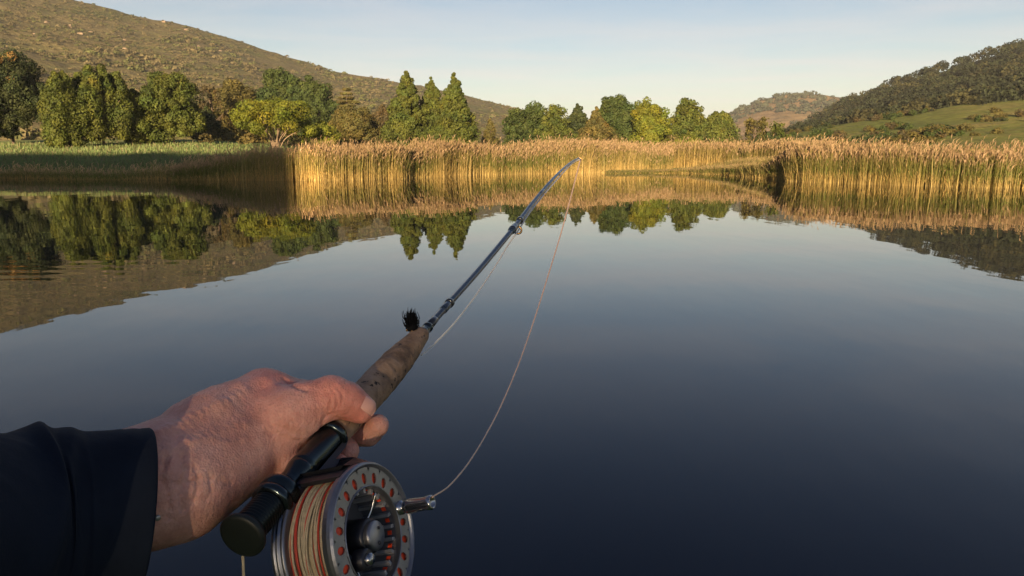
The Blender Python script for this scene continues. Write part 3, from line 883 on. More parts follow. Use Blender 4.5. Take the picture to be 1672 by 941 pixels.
    F = np.concatenate([b6 + np.array([0, 1, 3, 2]), b6 + np.array([2, 3, 5, 4])])
    o = build(name, V, F, M_reed, smooth=False, col=Cc, origin=np.array([Fp[:, 0].mean(), Fp[:, 1].mean(), 0]))
    return tag(o, label, cat, group, kind)

def frd(pts): return [(float(az_of(x)) * D_, D_) for x, D_ in pts]

def fr(pxs, extra=0.0):
    out = []
    for x in pxs:
        t = az_of(x); Yv = float(shore(t)) + extra
        out.append((t * Yv, Yv))
    return out

reed_bed('reeds', 'shaded grey green reeds along the left bank before the lit stand', fr([295, 340, 400, 450, 500, 560]), [2.5, 3.5, 4.5, 5, 6, 6], 5200, [1.2, 2.0, 2.5, 2.75, 2.8, 2.8], 201, plume=.3, dead=.3, tone=1.8)
reed_bed('reeds', 'long stand of golden reeds across the far shore behind the rod tip', fr([505, 560, 620, 640, 668, 700, 760, 860, 945, 1010, 1090]), [7, 6, 4, 3.2, 3.5, 5, 8, 10, 9, 9, 9], 23000, [2.7, 2.85, 3.0, 3.1, 3.3, 3.6, 3.75, 3.7, 3.6, 3.5, 3.4], 202, dead=.42)
reed_bed('reeds', 'lower pale reeds at the far right corner of the lake', frd([(1080, 97), (1130, 97), (1170, 95), (1215, 89), (1260, 82), (1300, 76), (1340, 72)]), [8, 8, 8, 8, 8, 8, 8], 7500, [3.4, 3.4, 3.3, 3.2, 3.1, 3.0, 2.9], 203, dead=.62, jitter_front=1.2)
reed_bed('reeds', 'near stand of tall green and golden reeds in the water at the right', fr([1250, 1275, 1300, 1350, 1400, 1500, 1672, 1900]), [1.2, 2, 3, 3.5, 4.5, 6, 8, 9], 14000, [1.7, 2.3, 2.7, 2.75, 2.7, 2.65, 2.6, 2.6], 204, dead=.25, wide=1.0, leafn=7, plume=.7)
reed_bed('bank_grass', 'low green sedge at the water edge between the far reeds and near stand', frd([(985, 81), (1050, 83), (1120, 82), (1180, 73), (1225, 63.5), (1250, 61), (1285, 58)]), [4, 7, 12, 16, 20, 16, 8], 9500, [.45, .55, .8, 1.2, 1.5, 1.6, 1.6], 205, plume=.0, dead=.12, lean=.15, cat='sedge', greenshift=.85)
reed_bed('bank_grass', 'thin dry stalks and rough grass along the shaded left bank', fr([-250, -100, 0, 60, 150, 250, 320]), [3, 3, 3, 3, 3.5, 3.5, 3], 3000, [.7, .7, .75, .9, 1.1, 1.0, 1.1], 206, plume=.15, dead=.3, tone=1.9, lean=.12, cat='grass')
# short meadow grass on the left bank
rng = np.random.default_rng(81)
n = 26000
tt = az_of(rng.uniform(-200, 520, n)); D = shore(tt) + 1.0 + 62 * rng.random(n) ** 1.5
X = tt * D; P = np.stack([X, D, ground_z(X, D) - .02], 1)
hh = rng.uniform(.15, .45, n); a = rng.uniform(0, 6.28, n); sd = np.stack([np.cos(a), np.sin(a), a * 0], 1) * .05
top = P + np.stack([rng.normal(0, .08, n), rng.normal(0, .08, n), hh], 1)
V = np.stack([P - sd, P + sd, top + sd * .2, top - sd * .2], 1).reshape(-1, 3)
c = np.array([0.15, 0.20, 0.065]) * rng.uniform(.6, 1.4, (n, 1)); c[rng.random(n) < .2] = (0.22, .18, .09)
o = build('grass', V, np.arange(n * 4).reshape(-1, 4), M_reed, smooth=False, col=np.repeat(c, 4, 0))
tag(o, 'rough green grass on the shaded bank at the left', 'grass', kind='stuff')

# ------------------------------------------------------------------ foreground: rod, reel, line, hand
MC = np.stack([CR, CU, CF], 0)                          # camera-aligned axes -> world (rows)
def kc(px, py, z): return np.array([(px - W0 / 2) / FPX * z, -(py - H0 / 2) / FPX * z, z])
def wpt(P): return CO + np.asarray(P, float) @ MC       # local photographer frame -> world
def wdir(d): return np.asarray(d, float) @ MC

RA = kc(393, 878, 0.42)                                 # butt of the rod
RT = kc(945, 258, 1.60)
RD = nrm(RT - RA)
def rod_t(px):                                          # distance along the rod axis at a photo column
    a = (px - W0 / 2) / FPX
    return (a * RA[2] - RA[0]) / (RD[0] - a * RD[2])
def rod_p(t): return RA + RD * t
E1 = nrm(np.array([1.0, 0, 0]) - RD * RD[0]); E2 = nrm(np.array([0, 1.0, 0]) - RD * RD[1] - E1 * np.dot(E1, np.array([0, 1.0, 0])))
def around(t, th, r): return rod_p(t) + r * (math.cos(th) * E1 + math.sin(th) * E2)

M_seat = simple('black anodised seat', (0.045, 0.060, 0.066), .2, metal=.9, nscale=60, var=.2)
M_thread = simple('black threaded metal', (0.020, 0.026, 0.027), .32, metal=.8)
M_cap = simple('dark butt cap', (0.010, 0.014, 0.012), .5, metal=.2, nscale=40)
M_blank = simple('graphite blank', (0.012, 0.022, 0.038), .26, metal=.0, coat=.35)
M_wrap = simple('black thread wrap', (0.010, 0.012, 0.016), .3, coat=.6)
M_brass = simple('brass guide', (0.42, 0.24, 0.10), .28, metal=1.0)
M_steel = simple('steel', (0.42, 0.43, 0.45), .25, metal=1.0, nscale=80, var=.15)
M_reelgrey = simple('grey anodised reel', (0.24, 0.25, 0.275), .36, metal=.85, nscale=50, var=.12)
M_reeldark = simple('dark anodised reel', (0.045, 0.047, 0.055), .4, metal=.7, nscale=50, var=.2)
M_red = simple('orange red backing', (0.95, 0.075, 0.018), .45)
M_linec = simple('cream fly line', (0.52, 0.43, 0.27), .55, nscale=300, var=.2)
M_liner = simple('red fly line', (0.50, 0.05, 0.025), .5)
M_linew = simple('pale line', (0.85, 0.81, 0.74), .5)
M_lineo = simple('peach line', (0.92, 0.60, 0.42), .5)
M_black = simple('black feather', (0.004, 0.0045, 0.006), .8, spec=.1)

# cork: grain, pits and dark worn patches
M_cork, nt, p = mat('worn cork')
f1 = noise(nt, 55, 6, .65, mapping=(1, 1, 1)); f2 = noise(nt, 20, 4, .6, dist=1.5); f3 = noise(nt, 160, 3, .6)
c = ramp(nt, f1, [(.30, (0.13, 0.075, 0.042)), (.5, (0.31, 0.190, 0.110)), (.72, (0.44, 0.29, 0.185))])
c = mixc(nt, ramp(nt, f2, [(.50, (0, 0, 0)), (.68, (.7, .7, .7))]), c, (0.055, 0.036, 0.024))
c = mixc(nt, ramp(nt, f3, [(.33, (1, 1, 1)), (.38, (0, 0, 0))]), c, (0.030, 0.018, 0.012))
nt.links.new(c, p.inputs['Base Color']); p.inputs['Roughness'].default_value = .8
ad = nt.nodes.new('ShaderNodeMath'); ad.operation = 'ADD'; nt.links.new(f3, ad.inputs[0]); nt.links.new(f1, ad.inputs[1])
bump(nt, p, ad.outputs[0], .8, .0016)

rod = empty('fishing_rod', wpt(RA), 'fly fishing rod with worn cork grip, dark blank and grey reel held in the hand', 'fishing rod')
def rlathe(prof, n=48, cap=True): return lathe(prof, wpt(RA), wdir(RD), n, cap)
tS = rod_t(540)                                         # front of the reel seat
tC = rod_t(690)                                         # front of the cork
def part(name, prof, m, parent=rod, n=48, mats=None):
    V, F = rlathe(prof, n); return build(name, V, F, m, parent)
part('butt_cap', [(-.0005, .004), (0, .0115), (.0004, .0134), (.0012, .0142), (.0034, .0142), (.0046, .0132), (.006, .0112), (.009, .0098)], M_cap)
thr = [(.008, .0092)]
for i in range(9):
    t0 = .009 + i * .0024
    thr += [(t0, .0094), (t0 + .0008, .0104), (t0 + .0015, .0104), (t0 + .0022, .0094)]
part('threaded_barrel', thr + [(.034, .0094)], M_thread)
part('locking_ring', [(.0305, .0095), (.031, .0122), (.0325, .0132), (.036, .0132), (.0368, .0124), (.0378, .0124), (.0386, .0134), (.0445, .0134), (.0462, .0126), (.048, .0100)], M_seat)
part('reel_seat', [(.046, .0088), (.052, .0080), (.060, .0079), (.0665, .0092), (.0685, .0096), (.0692, .0092), (.0705, .0092), (.0712, .0096), (.0735, .0096), (.076, .0093), (tS - .008, .0097), (tS - .004, .0100), (tS + .002, .0100)], M_seat)
part('front_ring', [(tS - .0035, .0098), (tS - .003, .0118), (tS - .001, .0126), (tS + .0015, .0126), (tS + .003, .0119), (tS + .0033, .0105)], M_seat)
Lc = tC - tS
cork = [(tS + .003, .0104), (tS + .006, .0114)]
for q_, r_ in ((.08, .0119), (.16, .0124), (.28, .0132), (.40, .0138), (.50, .0139), (.60, .0134), (.70, .0124), (.80, .0111), (.88, .0098), (.94, .0088), (.98, .0080), (1.0, .0064)):
    cork.append((tS + .006 + q_ * (Lc - .006), r_))
# finer rings so that dents can be pressed into the cork
ct = np.linspace(cork[0][0], cork[-1][0], 90); cr = np.interp(ct, [a for a, b in cork], [b for a, b in cork])
V, F = rlathe(list(zip(ct, cr)), 72)
dv = V - wpt(RA); al = dv @ wdir(RD); ang = np.arctan2(dv @ wdir(E2), dv @ wdir(E1))
amp = fbm(al * 90, ang * 2.2, 4, 5) * .0008 + fbm(al * 400, ang * 9, 3, 6) * .00022
V = V + (dv - al[:, None] * wdir(RD)) / np.maximum(np.linalg.norm(dv - al[:, None] * wdir(RD), axis=1, keepdims=True), 1e-6) * amp[:, None]
build('cork_grip', V, F, M_cork, rod)
# blank with a bend towards the tip
BP = [rod_p(tC - .01), rod_p(rod_t(733)), rod_p(rod_t(790))] + [kc(845, 365, 1.06), kc(873, 328, 1.18), kc(900, 296, 1.31), kc(918, 277.5, 1.42), kc(932, 265.5, 1.52), kc(946, 257.5, 1.62)]
BPs = spline(BP, 8)
s_ = np.linspace(0, 1, len(BPs))
br = np.interp(s_, [0, .25, .375, .5, .75, .9, 1], [.0033, .0036, .0038, .0034, .0023, .0016, .0011])
V, F = tube(wpt(BPs), br, 16); build('blank', V, F, M_blank, rod)
def collar(px, w, r, m, name='wrap'):                   # thread wraps and ferrules sit on the blank
    i = int(np.argmin(np.abs(BPs[:, 0] / BPs[:, 2] * FPX + W0 / 2 - px))); i = min(max(i, 1), len(BPs) - 2)
    d = nrm(BPs[i + 1] - BPs[i - 1]); c0 = BPs[i]
    x = (px - W0 / 2) / FPX; t = (x * c0[2] - c0[0]) / (d[0] - x * d[2]); c0 = c0 + d * t
    V, F = lathe([(-w * .5, r * .86), (-w * .42, r), (w * .42, r), (w * .5, r * .86)], wpt(c0), wdir(d), 24)
    return build(name, V, F, m, rod)
part('winding_check', [(tC - .001, .0054), (tC + .001, .0056), (tC + .004, .0054), (tC + .0045, .0046), (tC + .0125, .0044), (tC + .013, .0051), (tC + .0165, .0051), (tC + .017, .0040)], M_seat)
part('wrap', [(tC + .016, .0041), (tC + .035, .0039), (tC + .036, .0034)], M_wrap)
collar(734, .006, .0050, M_wrap, 'ferrule'); collar(728, .020, .0042, M_blank, 'ferrule')
collar(838, .030, .0050, M_blank, 'ferrule'); collar(837, .010, .0057, M_wrap); collar(849, .010, .0053, M_wrap)
collar(884, .03, .0033, M_wrap); collar(912, .03, .0025, M_wrap)
def guide(c, rad, wire, nrmv, foot, name='line_guide'):
    nrmv = nrm(nrmv); u, v, _ = frame(nrmv)
    th = np.linspace(0, 2 * math.pi, 33)
    ring = c + rad * (np.cos(th)[:, None] * u + np.sin(th)[:, None] * v)
    g = Geo(); V, F = tube(wpt(ring), wire, 10, cap=False); g.add(V, F)
    d = nrm(foot - c)
    V, F = tube(wpt(spline([c + d * rad, (c + d * rad + foot) / 2 + RD * .001, foot], 4)), wire * .7, 8); g.add(V, F)
    return g.out(name, [M_brass], rod)
gc = kc(845.5, 376, 1.058); guide(gc, .0053, .0014, -gc * .6 - RD * .7, kc(840, 370, 1.06))
gc2 = kc(888, 318, 1.25); guide(gc2, .0028, .0006, -gc2 * .6 - RD, kc(884.5, 314.5, 1.25))
gc3 = kc(915, 287, 1.40); guide(gc3, .0024, .0005, -gc3 * .6 - RD, kc(911.5, 284, 1.38))
gt = kc(947.5, 260, 1.62); guide(gt, .0026, .0009, -gt, kc(945.5, 258, 1.62), 'tip_ring')

# reel ------------------------------------------------------------
AX = nrm([.905, .25, -.345])                              # spool axis, towards the open face
FC = kc(614, 874, .462)                                 # centre of the face
RR = .0457
mid = FC - AX * .022
u_ = rod_p(rod_t(505)) - mid; W1 = nrm(u_ - AX * np.dot(u_, AX)); W2 = np.cross(AX, W1)
def rp(x, a, r): return FC + AX * x + r * (math.cos(a) * W1 + math.sin(a) * W2)
def reel_lathe(prof, n=72, cap=False): return lathe(prof, wpt(FC), wdir(AX), n, cap)
def closed(prof): return prof + [prof[0]]
g = Geo()
g.add(*reel_lathe(closed([(-.046, .012), (-.046, .041), (-.045, .0445), (-.0435, .0452), (-.0425, .0452), (-.042, .0440), (-.0412, .0440), (-.0407, .0456), (-.0392, .0456), (-.0387, .0440), (-.0378, .0440), (-.0373, .0454), (-.0355, .0454), (-.035, .0435), (-.035, .012)])))
reel = g.out('reel', [M_reelgrey], rod)
# foot: a curved saddle from the frame up to the seat, with a cross bar joining frame and face side
g = Geo()
def prism(pts, thick_dir, th, m=0):
    pts = np.array(pts); o_ = np.asarray(thick_dir) * th / 2
    V = np.concatenate([pts - o_, pts + o_]); n = len(pts)
    F = [tuple(range(n - 1, -1, -1)), tuple(range(n, 2 * n))] + [(i, (i + 1) % n, n + (i + 1) % n, n + i) for i in range(n)]
    g.add(wpt(V), F, m)
ft0, ft1 = .046, tS + .002                              # foot plate lies along the underside of the seat
PT = nrm(mid - rod_p((ft0 + ft1) / 2) - RD * np.dot(mid - rod_p((ft0 + ft1) / 2), RD))
SD = np.cross(RD, PT)
for k_, (t0, t1, r0, r1, wd) in enumerate(((.052, tS + .001, .0088, .0128, .012), (.062, tS - .016, .0125, .0165, .0095))):
    prism([rod_p(t0 + .004) + PT * r0, rod_p(t1 - .003) + PT * r0, rod_p(t1) + PT * (r1 - .0015), rod_p(t1 - .006) + PT * r1, rod_p(t0 + .010) + PT * r1, rod_p(t0) + PT * (r1 - .0015)], SD, wd)
n_ = 20                                                 # curved bridge over the spool between back plate and face
arc = np.linspace(-.62, .62, n_)
Vb = []
for a in arc:
    for x, r_ in ((-.044, RR + .0006), (-.004, RR + .0006), (-.004, RR - .0022), (-.044, RR - .0022)):
        Vb.append(rp(x, a, r_))
Fb = [tuple(range(4)), tuple(range(4 * n_ - 1, 4 * n_ - 5, -1))]
for i in range(n_ - 1):
    for j in range(4):
        Fb.append((i * 4 + j, i * 4 + (j + 1) % 4, (i + 1) * 4 + (j + 1) % 4, (i + 1) * 4 + j))
g.add(wpt(np.array(Vb)), Fb)
# stalk from bridge to plate
top = rod_p(.082) + PT * .016
loop = lambda c0, a_, b_, sa, sb: [c0 + a_ * sa + b_ * sb, c0 - a_ * sa + b_ * sb, c0 - a_ * sa - b_ * sb, c0 + a_ * sa - b_ * sb]
b0 = rp(-.024, 0, RR - .001)
Vs = loop(b0, AX, W2, .018, .020) + loop(b0 * .5 + top * .5, nrm(AX), RD, .009, .016) + loop(top, SD, RD, .005, .017)
if np.dot(np.cross(W2, AX), W1) * 1: pass
g.add(wpt(np.array(Vs)), [(0, 1, 5, 4), (1, 2, 6, 5), (2, 3, 7, 6), (3, 0, 4, 7), (4, 5, 9, 8), (5, 6, 10, 9), (6, 7, 11, 10), (7, 4, 8, 11)])
o = g.out('reel_foot', [M_reeldark], reel, smooth=False)
# spool face with round ports
NH, MH = 20, 16
ri, ro, rh_c, rh = .0305, .0425, .0357, .0030
Vf, Ff = [], []
def face_layer(x, off_in=0):
    idx = []
    for k in range(NH):
        a0 = 2 * math.pi * (k + .5) / NH; da = math.pi / NH
        for j in range(MH):
            al_ = 2 * math.pi * (j + .5) / MH
            ca, sa = math.cos(al_), math.sin(al_)
            Vf.append(rp(x, a0 + math.atan2(rh * .82 * sa, rh_c), rh_c + rh * 1.2 * ca))
            su = min((da / abs(math.sin(al_)) if abs(sa) > 1e-9 else 9), 9)
            # ray from the port centre to the sector edge in (r, angle)
            hr = (ro - rh_c) if ca > 0 else (rh_c - ri)
            tt_ = min(hr / max(abs(ca), 1e-9), da * rh_c / max(abs(sa), 1e-9))
            Vf.append(rp(x, a0 + tt_ * sa / rh_c, rh_c + tt_ * ca))
    return idx
face_layer(-.0012); nl_ = len(Vf); face_layer(-.0024)
for L_ in (0, nl_):
    for k in range(NH):
        for j in range(MH):
            b_ = L_ + (k * MH + j) * 2; b2 = L_ + (k * MH + (j + 1) % MH) * 2
            Ff.append((b_, b2, b2 + 1, b_ + 1))
for k in range(NH):
    for j in range(MH):
        b_ = (k * MH + j) * 2; b2 = (k * MH + (j + 1) % MH) * 2
        Ff.append((b_, b_ + nl_, b2 + nl_, b2))
g = Geo(); g.add(wpt(np.array(Vf)), Ff)
g.add(*reel_lathe(closed([(-.0065, .0405), (-.0065, .0457), (-.003, .0462), (-.0008, .0459), (.0006, .0450), (.0008, .0443), (.0002, .0434), (-.0010, .0428), (-.0016, .0420), (-.0045, .0415)])))
g.add(*reel_lathe(closed([(-.0008, .0312), (-.0004, .0307), (-.0008, .0302), (-.0045, .0300), (-.0045, .0312)])))
g.out('spool_rim', [M_reelgrey], reel, smooth=False)
g = Geo(); g.add(*reel_lathe(closed([(-.0027, .0318), (-.0027, .0402), (-.0035, .0402), (-.0035, .0318)]))); g.out('backing_ring', [M_red], reel)
g = Geo()                                               # hollow drum seen through the open face: wall, floor, ribs
g.add(*reel_lathe([(-.0040, .0302), (-.026, .0290)]))
g.add(*reel_lathe([(-.026, .0290), (-.0262, .009)]))
V, F = reel_lathe([(-.0035, .0316), (-.034, .0316)]); g.add(V, F)
g.out('drum', [simple('drum grey', (.17, .17, .18), .45, metal=.4)], reel)
g = Geo()
for k in range(22):
    a = 2 * math.pi * k / 22; h_ = .0011 / .029
    P8 = [rp(x, a + s1 * h_, r_) for x in (-.0055, -.0255) for s1, r_ in ((-1, .0300), (1, .0300), (1, .0268), (-1, .0268))]
    g.add(wpt(np.array(P8)), [(0, 1, 2, 3), (7, 6, 5, 4), (0, 4, 5, 1), (1, 5, 6, 2), (2, 6, 7, 3), (3, 7, 4, 0)])
g.out('drum_ribs', [simple('rib grey', (.42, .42, .42), .4, metal=.3)], reel, smooth=False)
g = Geo()                                               # small red ports in the drum wall between the ribs
for k in range(22):
    a = 2 * math.pi * (k + .5) / 22
    for x in (-.0085,):
        P4 = [rp(x + dx, a + da_, .0292 + (x + dx + .004) * .0545 - .0004) for dx, da_ in ((-.0014, -.045), (.0014, -.045), (.0014, .045), (-.0014, .045))]
        P8 = P4 + [p_ + nrm(p_ - FC - AX * np.dot(p_ - FC, AX)) * .0006 for p_ in P4]
        g.add(wpt(np.array(P8)), [(0, 1, 2, 3), (7, 6, 5, 4), (0, 4, 5, 1), (1, 5, 6, 2), (2, 6, 7, 3), (3, 7, 4, 0)])
g.out('drum_ports', [M_red], reel, smooth=False)
V, F = reel_lathe([(-.027, .0122), (-.0040, .0112), (-.0032, .0102)], 40, True); build('hub', V, F, M_reeldark, reel)
V, F = reel_lathe([(-.0035, .0094), (-.0008, .0094), (.0006, .0088), (.0012, .0078), (.0014, .0)], 40); build('hub_cap', V, F, M_reelgrey, reel)
g = Geo()                                               # screw slots in the cap
for a, r_ in ((.35, .0045), (3.0, .005)):
    c0 = rp(.0012, a, r_); g.add(*lathe([(-.001, .0011), (.0007, .0011), (.0008, .0)], wpt(c0), wdir(AX), 12))
g.out('cap_screw', [M_reeldark], reel)
def on_face(px, py, x=0.0):                             # the photo pixel met on the face plane
    d = kc(px, py, 1.0); return d * (np.dot(FC + AX * x, AX) / np.dot(d, AX))
kb = on_face(655, 829)
V, F = lathe([(-.003, .0048), (.0012, .0048), (.0016, .0036), (.004, .0034), (.0048, .0046), (.007, .0049), (.0185, .0043), (.0205, .0047), (.0235, .0049), (.0245, .0046), (.0247, .0033), (.0225, .0030), (.0225, 0.0)], wpt(kb), wdir(AX), 32, False)
build('crank_knob', V, F, M_steel, reel)
kw = on_face(597, 914)
V, F = lathe([(-.006, .0066), (.001, .0066), (.002, .0058), (.002, .0040)], wpt(kw), wdir(AX), 32, False); cwp = build('counterweight', V, F, M_reeldark, reel)
V, F = lathe([(.001, .0039), (.0042, .0037), (.0052, .0028), (.0055, 0.0)], wpt(kw), wdir(AX), 28, False); build('weight_screw', V, F, M_steel, reel)
g = Geo()                                               # two curved spokes running to the hub
for a0, a1 in ((.95, .45), (3.9, 3.4)):
    P = [rp(-.006 - .010 * (1 - q_), a0 + (a1 - a0) * q_, .0105 + .0195 * q_) for q_ in np.linspace(0, 1, 9)]
    V, F = tube(wpt(np.array(P)), .0011, 8); g.add(V, F)
g.out('spoke', [M_steel], reel)
# wound line
rng = np.random.default_rng(12)
g = Geo(); g.add(*reel_lathe([(-.0352, .0395), (-.0065, .0395)]), 0)
xw = -.0345
k = 0
while xw < -.0068:
    n_ = 90; th = np.linspace(0, 2 * math.pi, n_ + 1)
    tilt, ph, rr_ = rng.normal(0, .0016), rng.uniform(0, 6.28), .0402 + rng.uniform(-.0006, .0014)
    P = np.array([rp(float(np.clip(xw + tilt * math.sin(a + ph) + .0004 * math.sin(3 * a + ph), -.0345, -.0068)), a, rr_ + .0003 * math.sin(2 * a + ph)) for a in th])
    V, F = tube(wpt(P), .00062, 7, cap=False)
    g.add(V, F, 1 if rng.random() < .32 else 0)
    xw += rng.uniform(.00055, .0011); k += 1
g.out('wound_line', [M_linec, M_liner], reel)

# the fly hooked at the front of the cork ---------------------------------
fb = around(tC - .012, 2.25, .0098)
fly = empty('fishing_fly', wpt(fb), 'black fuzzy fishing fly with gold bead stuck at the front end of the cork grip', 'fishing fly')
rng = np.random.default_rng(9)
updir = nrm(np.array([.03, 1.0, -.1]))
g = Geo()
for i in range(380):
    d = nrm(updir + rng.normal(0, .34, 3)); L = rng.uniform(.005, .0135) * (1 if i < 340 else 1.35)
    bend = rng.normal(0, .0026, 3) + updir * .002
    P = spline([fb, fb + d * L * .4 + rng.normal(0, .0008, 3), fb + d * L * .75 + bend * .5, fb + d * L * .6 + updir * L * .45 + bend], 3)
    V, F = tube(wpt(P), np.linspace(.0007, .0002, len(P)), 4, cap=False); g.add(V, F)
g.out('hackle', [M_black], fly)
P = spline([fb - updir * .001, fb + updir * .004, fb + updir * .009], 4)
V, F = tube(wpt(P), [.0036, .0048, .0056, .0058, .0058, .0054, .0048, .0040, .0028], 10); build('body', V, F, M_black, fly)
g = Geo()
for dx in (-.0045, .0005, .004):
    c0 = fb + E1 * dx - updir * .0005 - nrm(fb) * .0035; g.add(*lathe([(-.001, .0004), (-.0007, .001), (0, .0013), (.0007, .001), (.001, .0004)], wpt(c0), wdir(E1), 12))
g.out('bead', [M_brass], fly)

# lines -------------------------------------------------------------------
def line(name, label, P, r, m, samples=10):
    P = spline(P, samples)
    V, F = tube(wpt(P), r if np.isscalar(r) else np.interp(np.linspace(0, 1, len(P)), np.linspace(0, 1, len(r)), r), 8)
    o = build(name, V, F, m, None, origin=wpt(P[0])); tag(o, label, 'fishing line'); return o
line('fishing_line', 'white line running under the blank from cork grip through brass guide to tip',
     [kc(688, 580, .69), kc(715, 556, .72), kc(745, 524, .76), kc(778, 481, .83), kc(808, 436, .92), kc(830, 400, 1.0), kc(846, 377, 1.058), kc(866, 346, 1.16), kc(888, 318, 1.25), kc(915, 287, 1.40), kc(934, 267, 1.54), kc(947.5, 260, 1.62)], [.0008, .0009, .00105, .0015, .0017], M_linew)
line('fishing_line', 'peach coloured slack line curving from the rod tip down to the reel handle',
     [kc(947.5, 261, 1.62), kc(940, 291, 1.50), kc(930, 330, 1.38), kc(914, 388, 1.24), kc(895, 450, 1.10), kc(873, 520, .98), kc(847, 594, .86), kc(814, 671, .75), kc(775, 741, .645), kc(738, 789, .55), kc(706, 812, .475)], [.0014, .0012, .0010, .0008, .00062, .0005], M_lineo)
line('fishing_line', 'short cream line end hanging straight down below the black butt cap',
     [kc(396, 900, .428), kc(397.5, 930, .428), kc(399, 985, .428)], .0009, M_linec)

# hand --------------------------------------------------------------------
M_skin, nt, p = mat('skin')
a1 = noise(nt, 28, 4, .6); a2 = noise(nt, 170, 3, .6)
c = ramp(nt, a1, [(.32, (0.54, 0.250, 0.190)), (.5, (0.67, 0.345, 0.270)), (.70, (0.74, 0.420, 0.340))])
c = mixc(nt, .55, c, ramp(nt, a2, [(.3, (0.80, 0.74, 0.72)), (.7, (1.1, 1.1, 1.1))]), 'MULTIPLY')
at_ = nt.nodes.new('ShaderNodeAttribute'); at_.attribute_name = 'tint'
c = mixc(nt, 1.0, c, at_.outputs['Color'], 'MULTIPLY')
nt.links.new(c, p.inputs['Base Color'])
p.inputs['Roughness'].default_value = .48; p.inputs['Specular IOR Level'].default_value = .38
p.inputs['Subsurface Weight'].default_value = .25; p.inputs['Subsurface Radius'].default_value = (1.0, .35, .2); p.inputs['Subsurface Scale'].default_value = .004
vo = nt.nodes.new('ShaderNodeTexVoronoi'); vo.inputs['Scale'].default_value = 620; tcx = nt.nodes.new('ShaderNodeTexCoord'); nt.links.new(tcx.outputs['Object'], vo.inputs['Vector'])
wz = noise(nt, 120, 4, .6, mapping=(1.6, .5, .8), dist=1.2)
ad = nt.nodes.new('ShaderNodeMath'); ad.operation = 'MULTIPLY_ADD'; ad.inputs[1].default_value = .35
nt.links.new(vo.outputs['Distance'], ad.inputs[0]); nt.links.new(wz, ad.inputs[2])
bump(nt, p, ad.outputs[0], .8, .0013)
M_nail = simple('fingernail', (0.70, 0.37, 0.29), .4, coat=.05)

lo = np.array([-.345, -.205, .33]); hi = np.array([-.075, -.035, .665]); HV = .00125
dims = np.ceil((hi - lo) / HV).astype(int)
axs = [lo[i] + HV * np.arange(dims[i]) for i in range(3)]
def capsule_field(pts, rad):
    """distance to a chain of tapered capsules (hard union inside the chain), squash-free"""
    best = np.full(dims, 1.0, np.float32)
    pts = [np.asarray(q_, float) for q_ in pts]
    for a, b, ra, rb in zip(pts[:-1], pts[1:], rad[:-1], rad[1:]):
        m_ = max(ra, rb) + .022
        i0 = np.clip(np.floor((np.minimum(a, b) - m_ - lo) / HV).astype(int), 0, dims); i1 = np.clip(np.ceil((np.maximum(a, b) + m_ - lo) / HV).astype(int) + 1, 0, dims)
        if np.any(i1 <= i0): continue
        gx = axs[0][i0[0]:i1[0], None, None]; gy = axs[1][None, i0[1]:i1[1], None]; gz = axs[2][None, None, i0[2]:i1[2]]
        ab = b - a; L2 = np.dot(ab, ab)
        t = np.clip(((gx - a[0]) * ab[0] + (gy - a[1]) * ab[1] + (gz - a[2]) * ab[2]) / L2, 0, 1)
        d = np.sqrt((gx - a[0] - t * ab[0]) ** 2 + (gy - a[1] - t * ab[1]) ** 2 + (gz - a[2] - t * ab[2]) ** 2) - (ra + (rb - ra) * t)
        sl = tuple(slice(i0[k], i1[k]) for k in range(3))
        best[sl] = smin(best[sl], d.astype(np.float32), .003)
    return best
def smin(a, b, k):
    h = np.maximum(k - np.abs(a - b), 0) / k
    return np.minimum(a, b) - h * h * k * .25
IDX = kc(430, 641, .535)
palm = [
    ([kc(20, 835, .408), kc(150, 814, .432), kc(235, 797, .441)], [.033, .0315, .0315]),
    ([kc(200, 786, .442), kc(265, 746, .457), kc(345, 690, .49), IDX], [.0262, .0235, .0195, .0158]),
    ([kc(215, 797, .443), kc(290, 785, .460), kc(365, 735, .50), kc(430, 688, .545)], [.0325, .0315, .027, .022]),
    ([kc(235, 810, .445), kc(310, 806, .459), kc(395, 760, .497), kc(450, 735, .535)], [.031, .0245, .0205, .018]),
    ([kc(265, 800, .452), kc(340, 765, .475), kc(425, 708, .512), kc(478, 680, .516)], [.029, .0255, .0225, .019]),
    ([kc(240, 836, .447), kc(298, 834, .454), kc(350, 806, .478)], [.0205, .0145, .0105]),
    ([IDX, kc(425, 668, .565), kc(425, 705, .585)], [.0150, .0165, .0175]),
    ([kc(300, 660 + 22, .478), kc(352, 656, .50), IDX], [.0085, .0085, .010]),
]
thumb = ([kc(470, 682, .515), kc(508, 663, .523), kc(541, 651, .526), kc(566, 655, .529), kc(588, 667, .532)], [.0195, .0173, .0163, .0135, .0111])
body = None
for pts, rad in palm:
    d = capsule_field(pts, rad); body = d if body is None else smin(body, d, .010)
th_d = capsule_field(*thumb)
body = smin(body, th_d, .012)
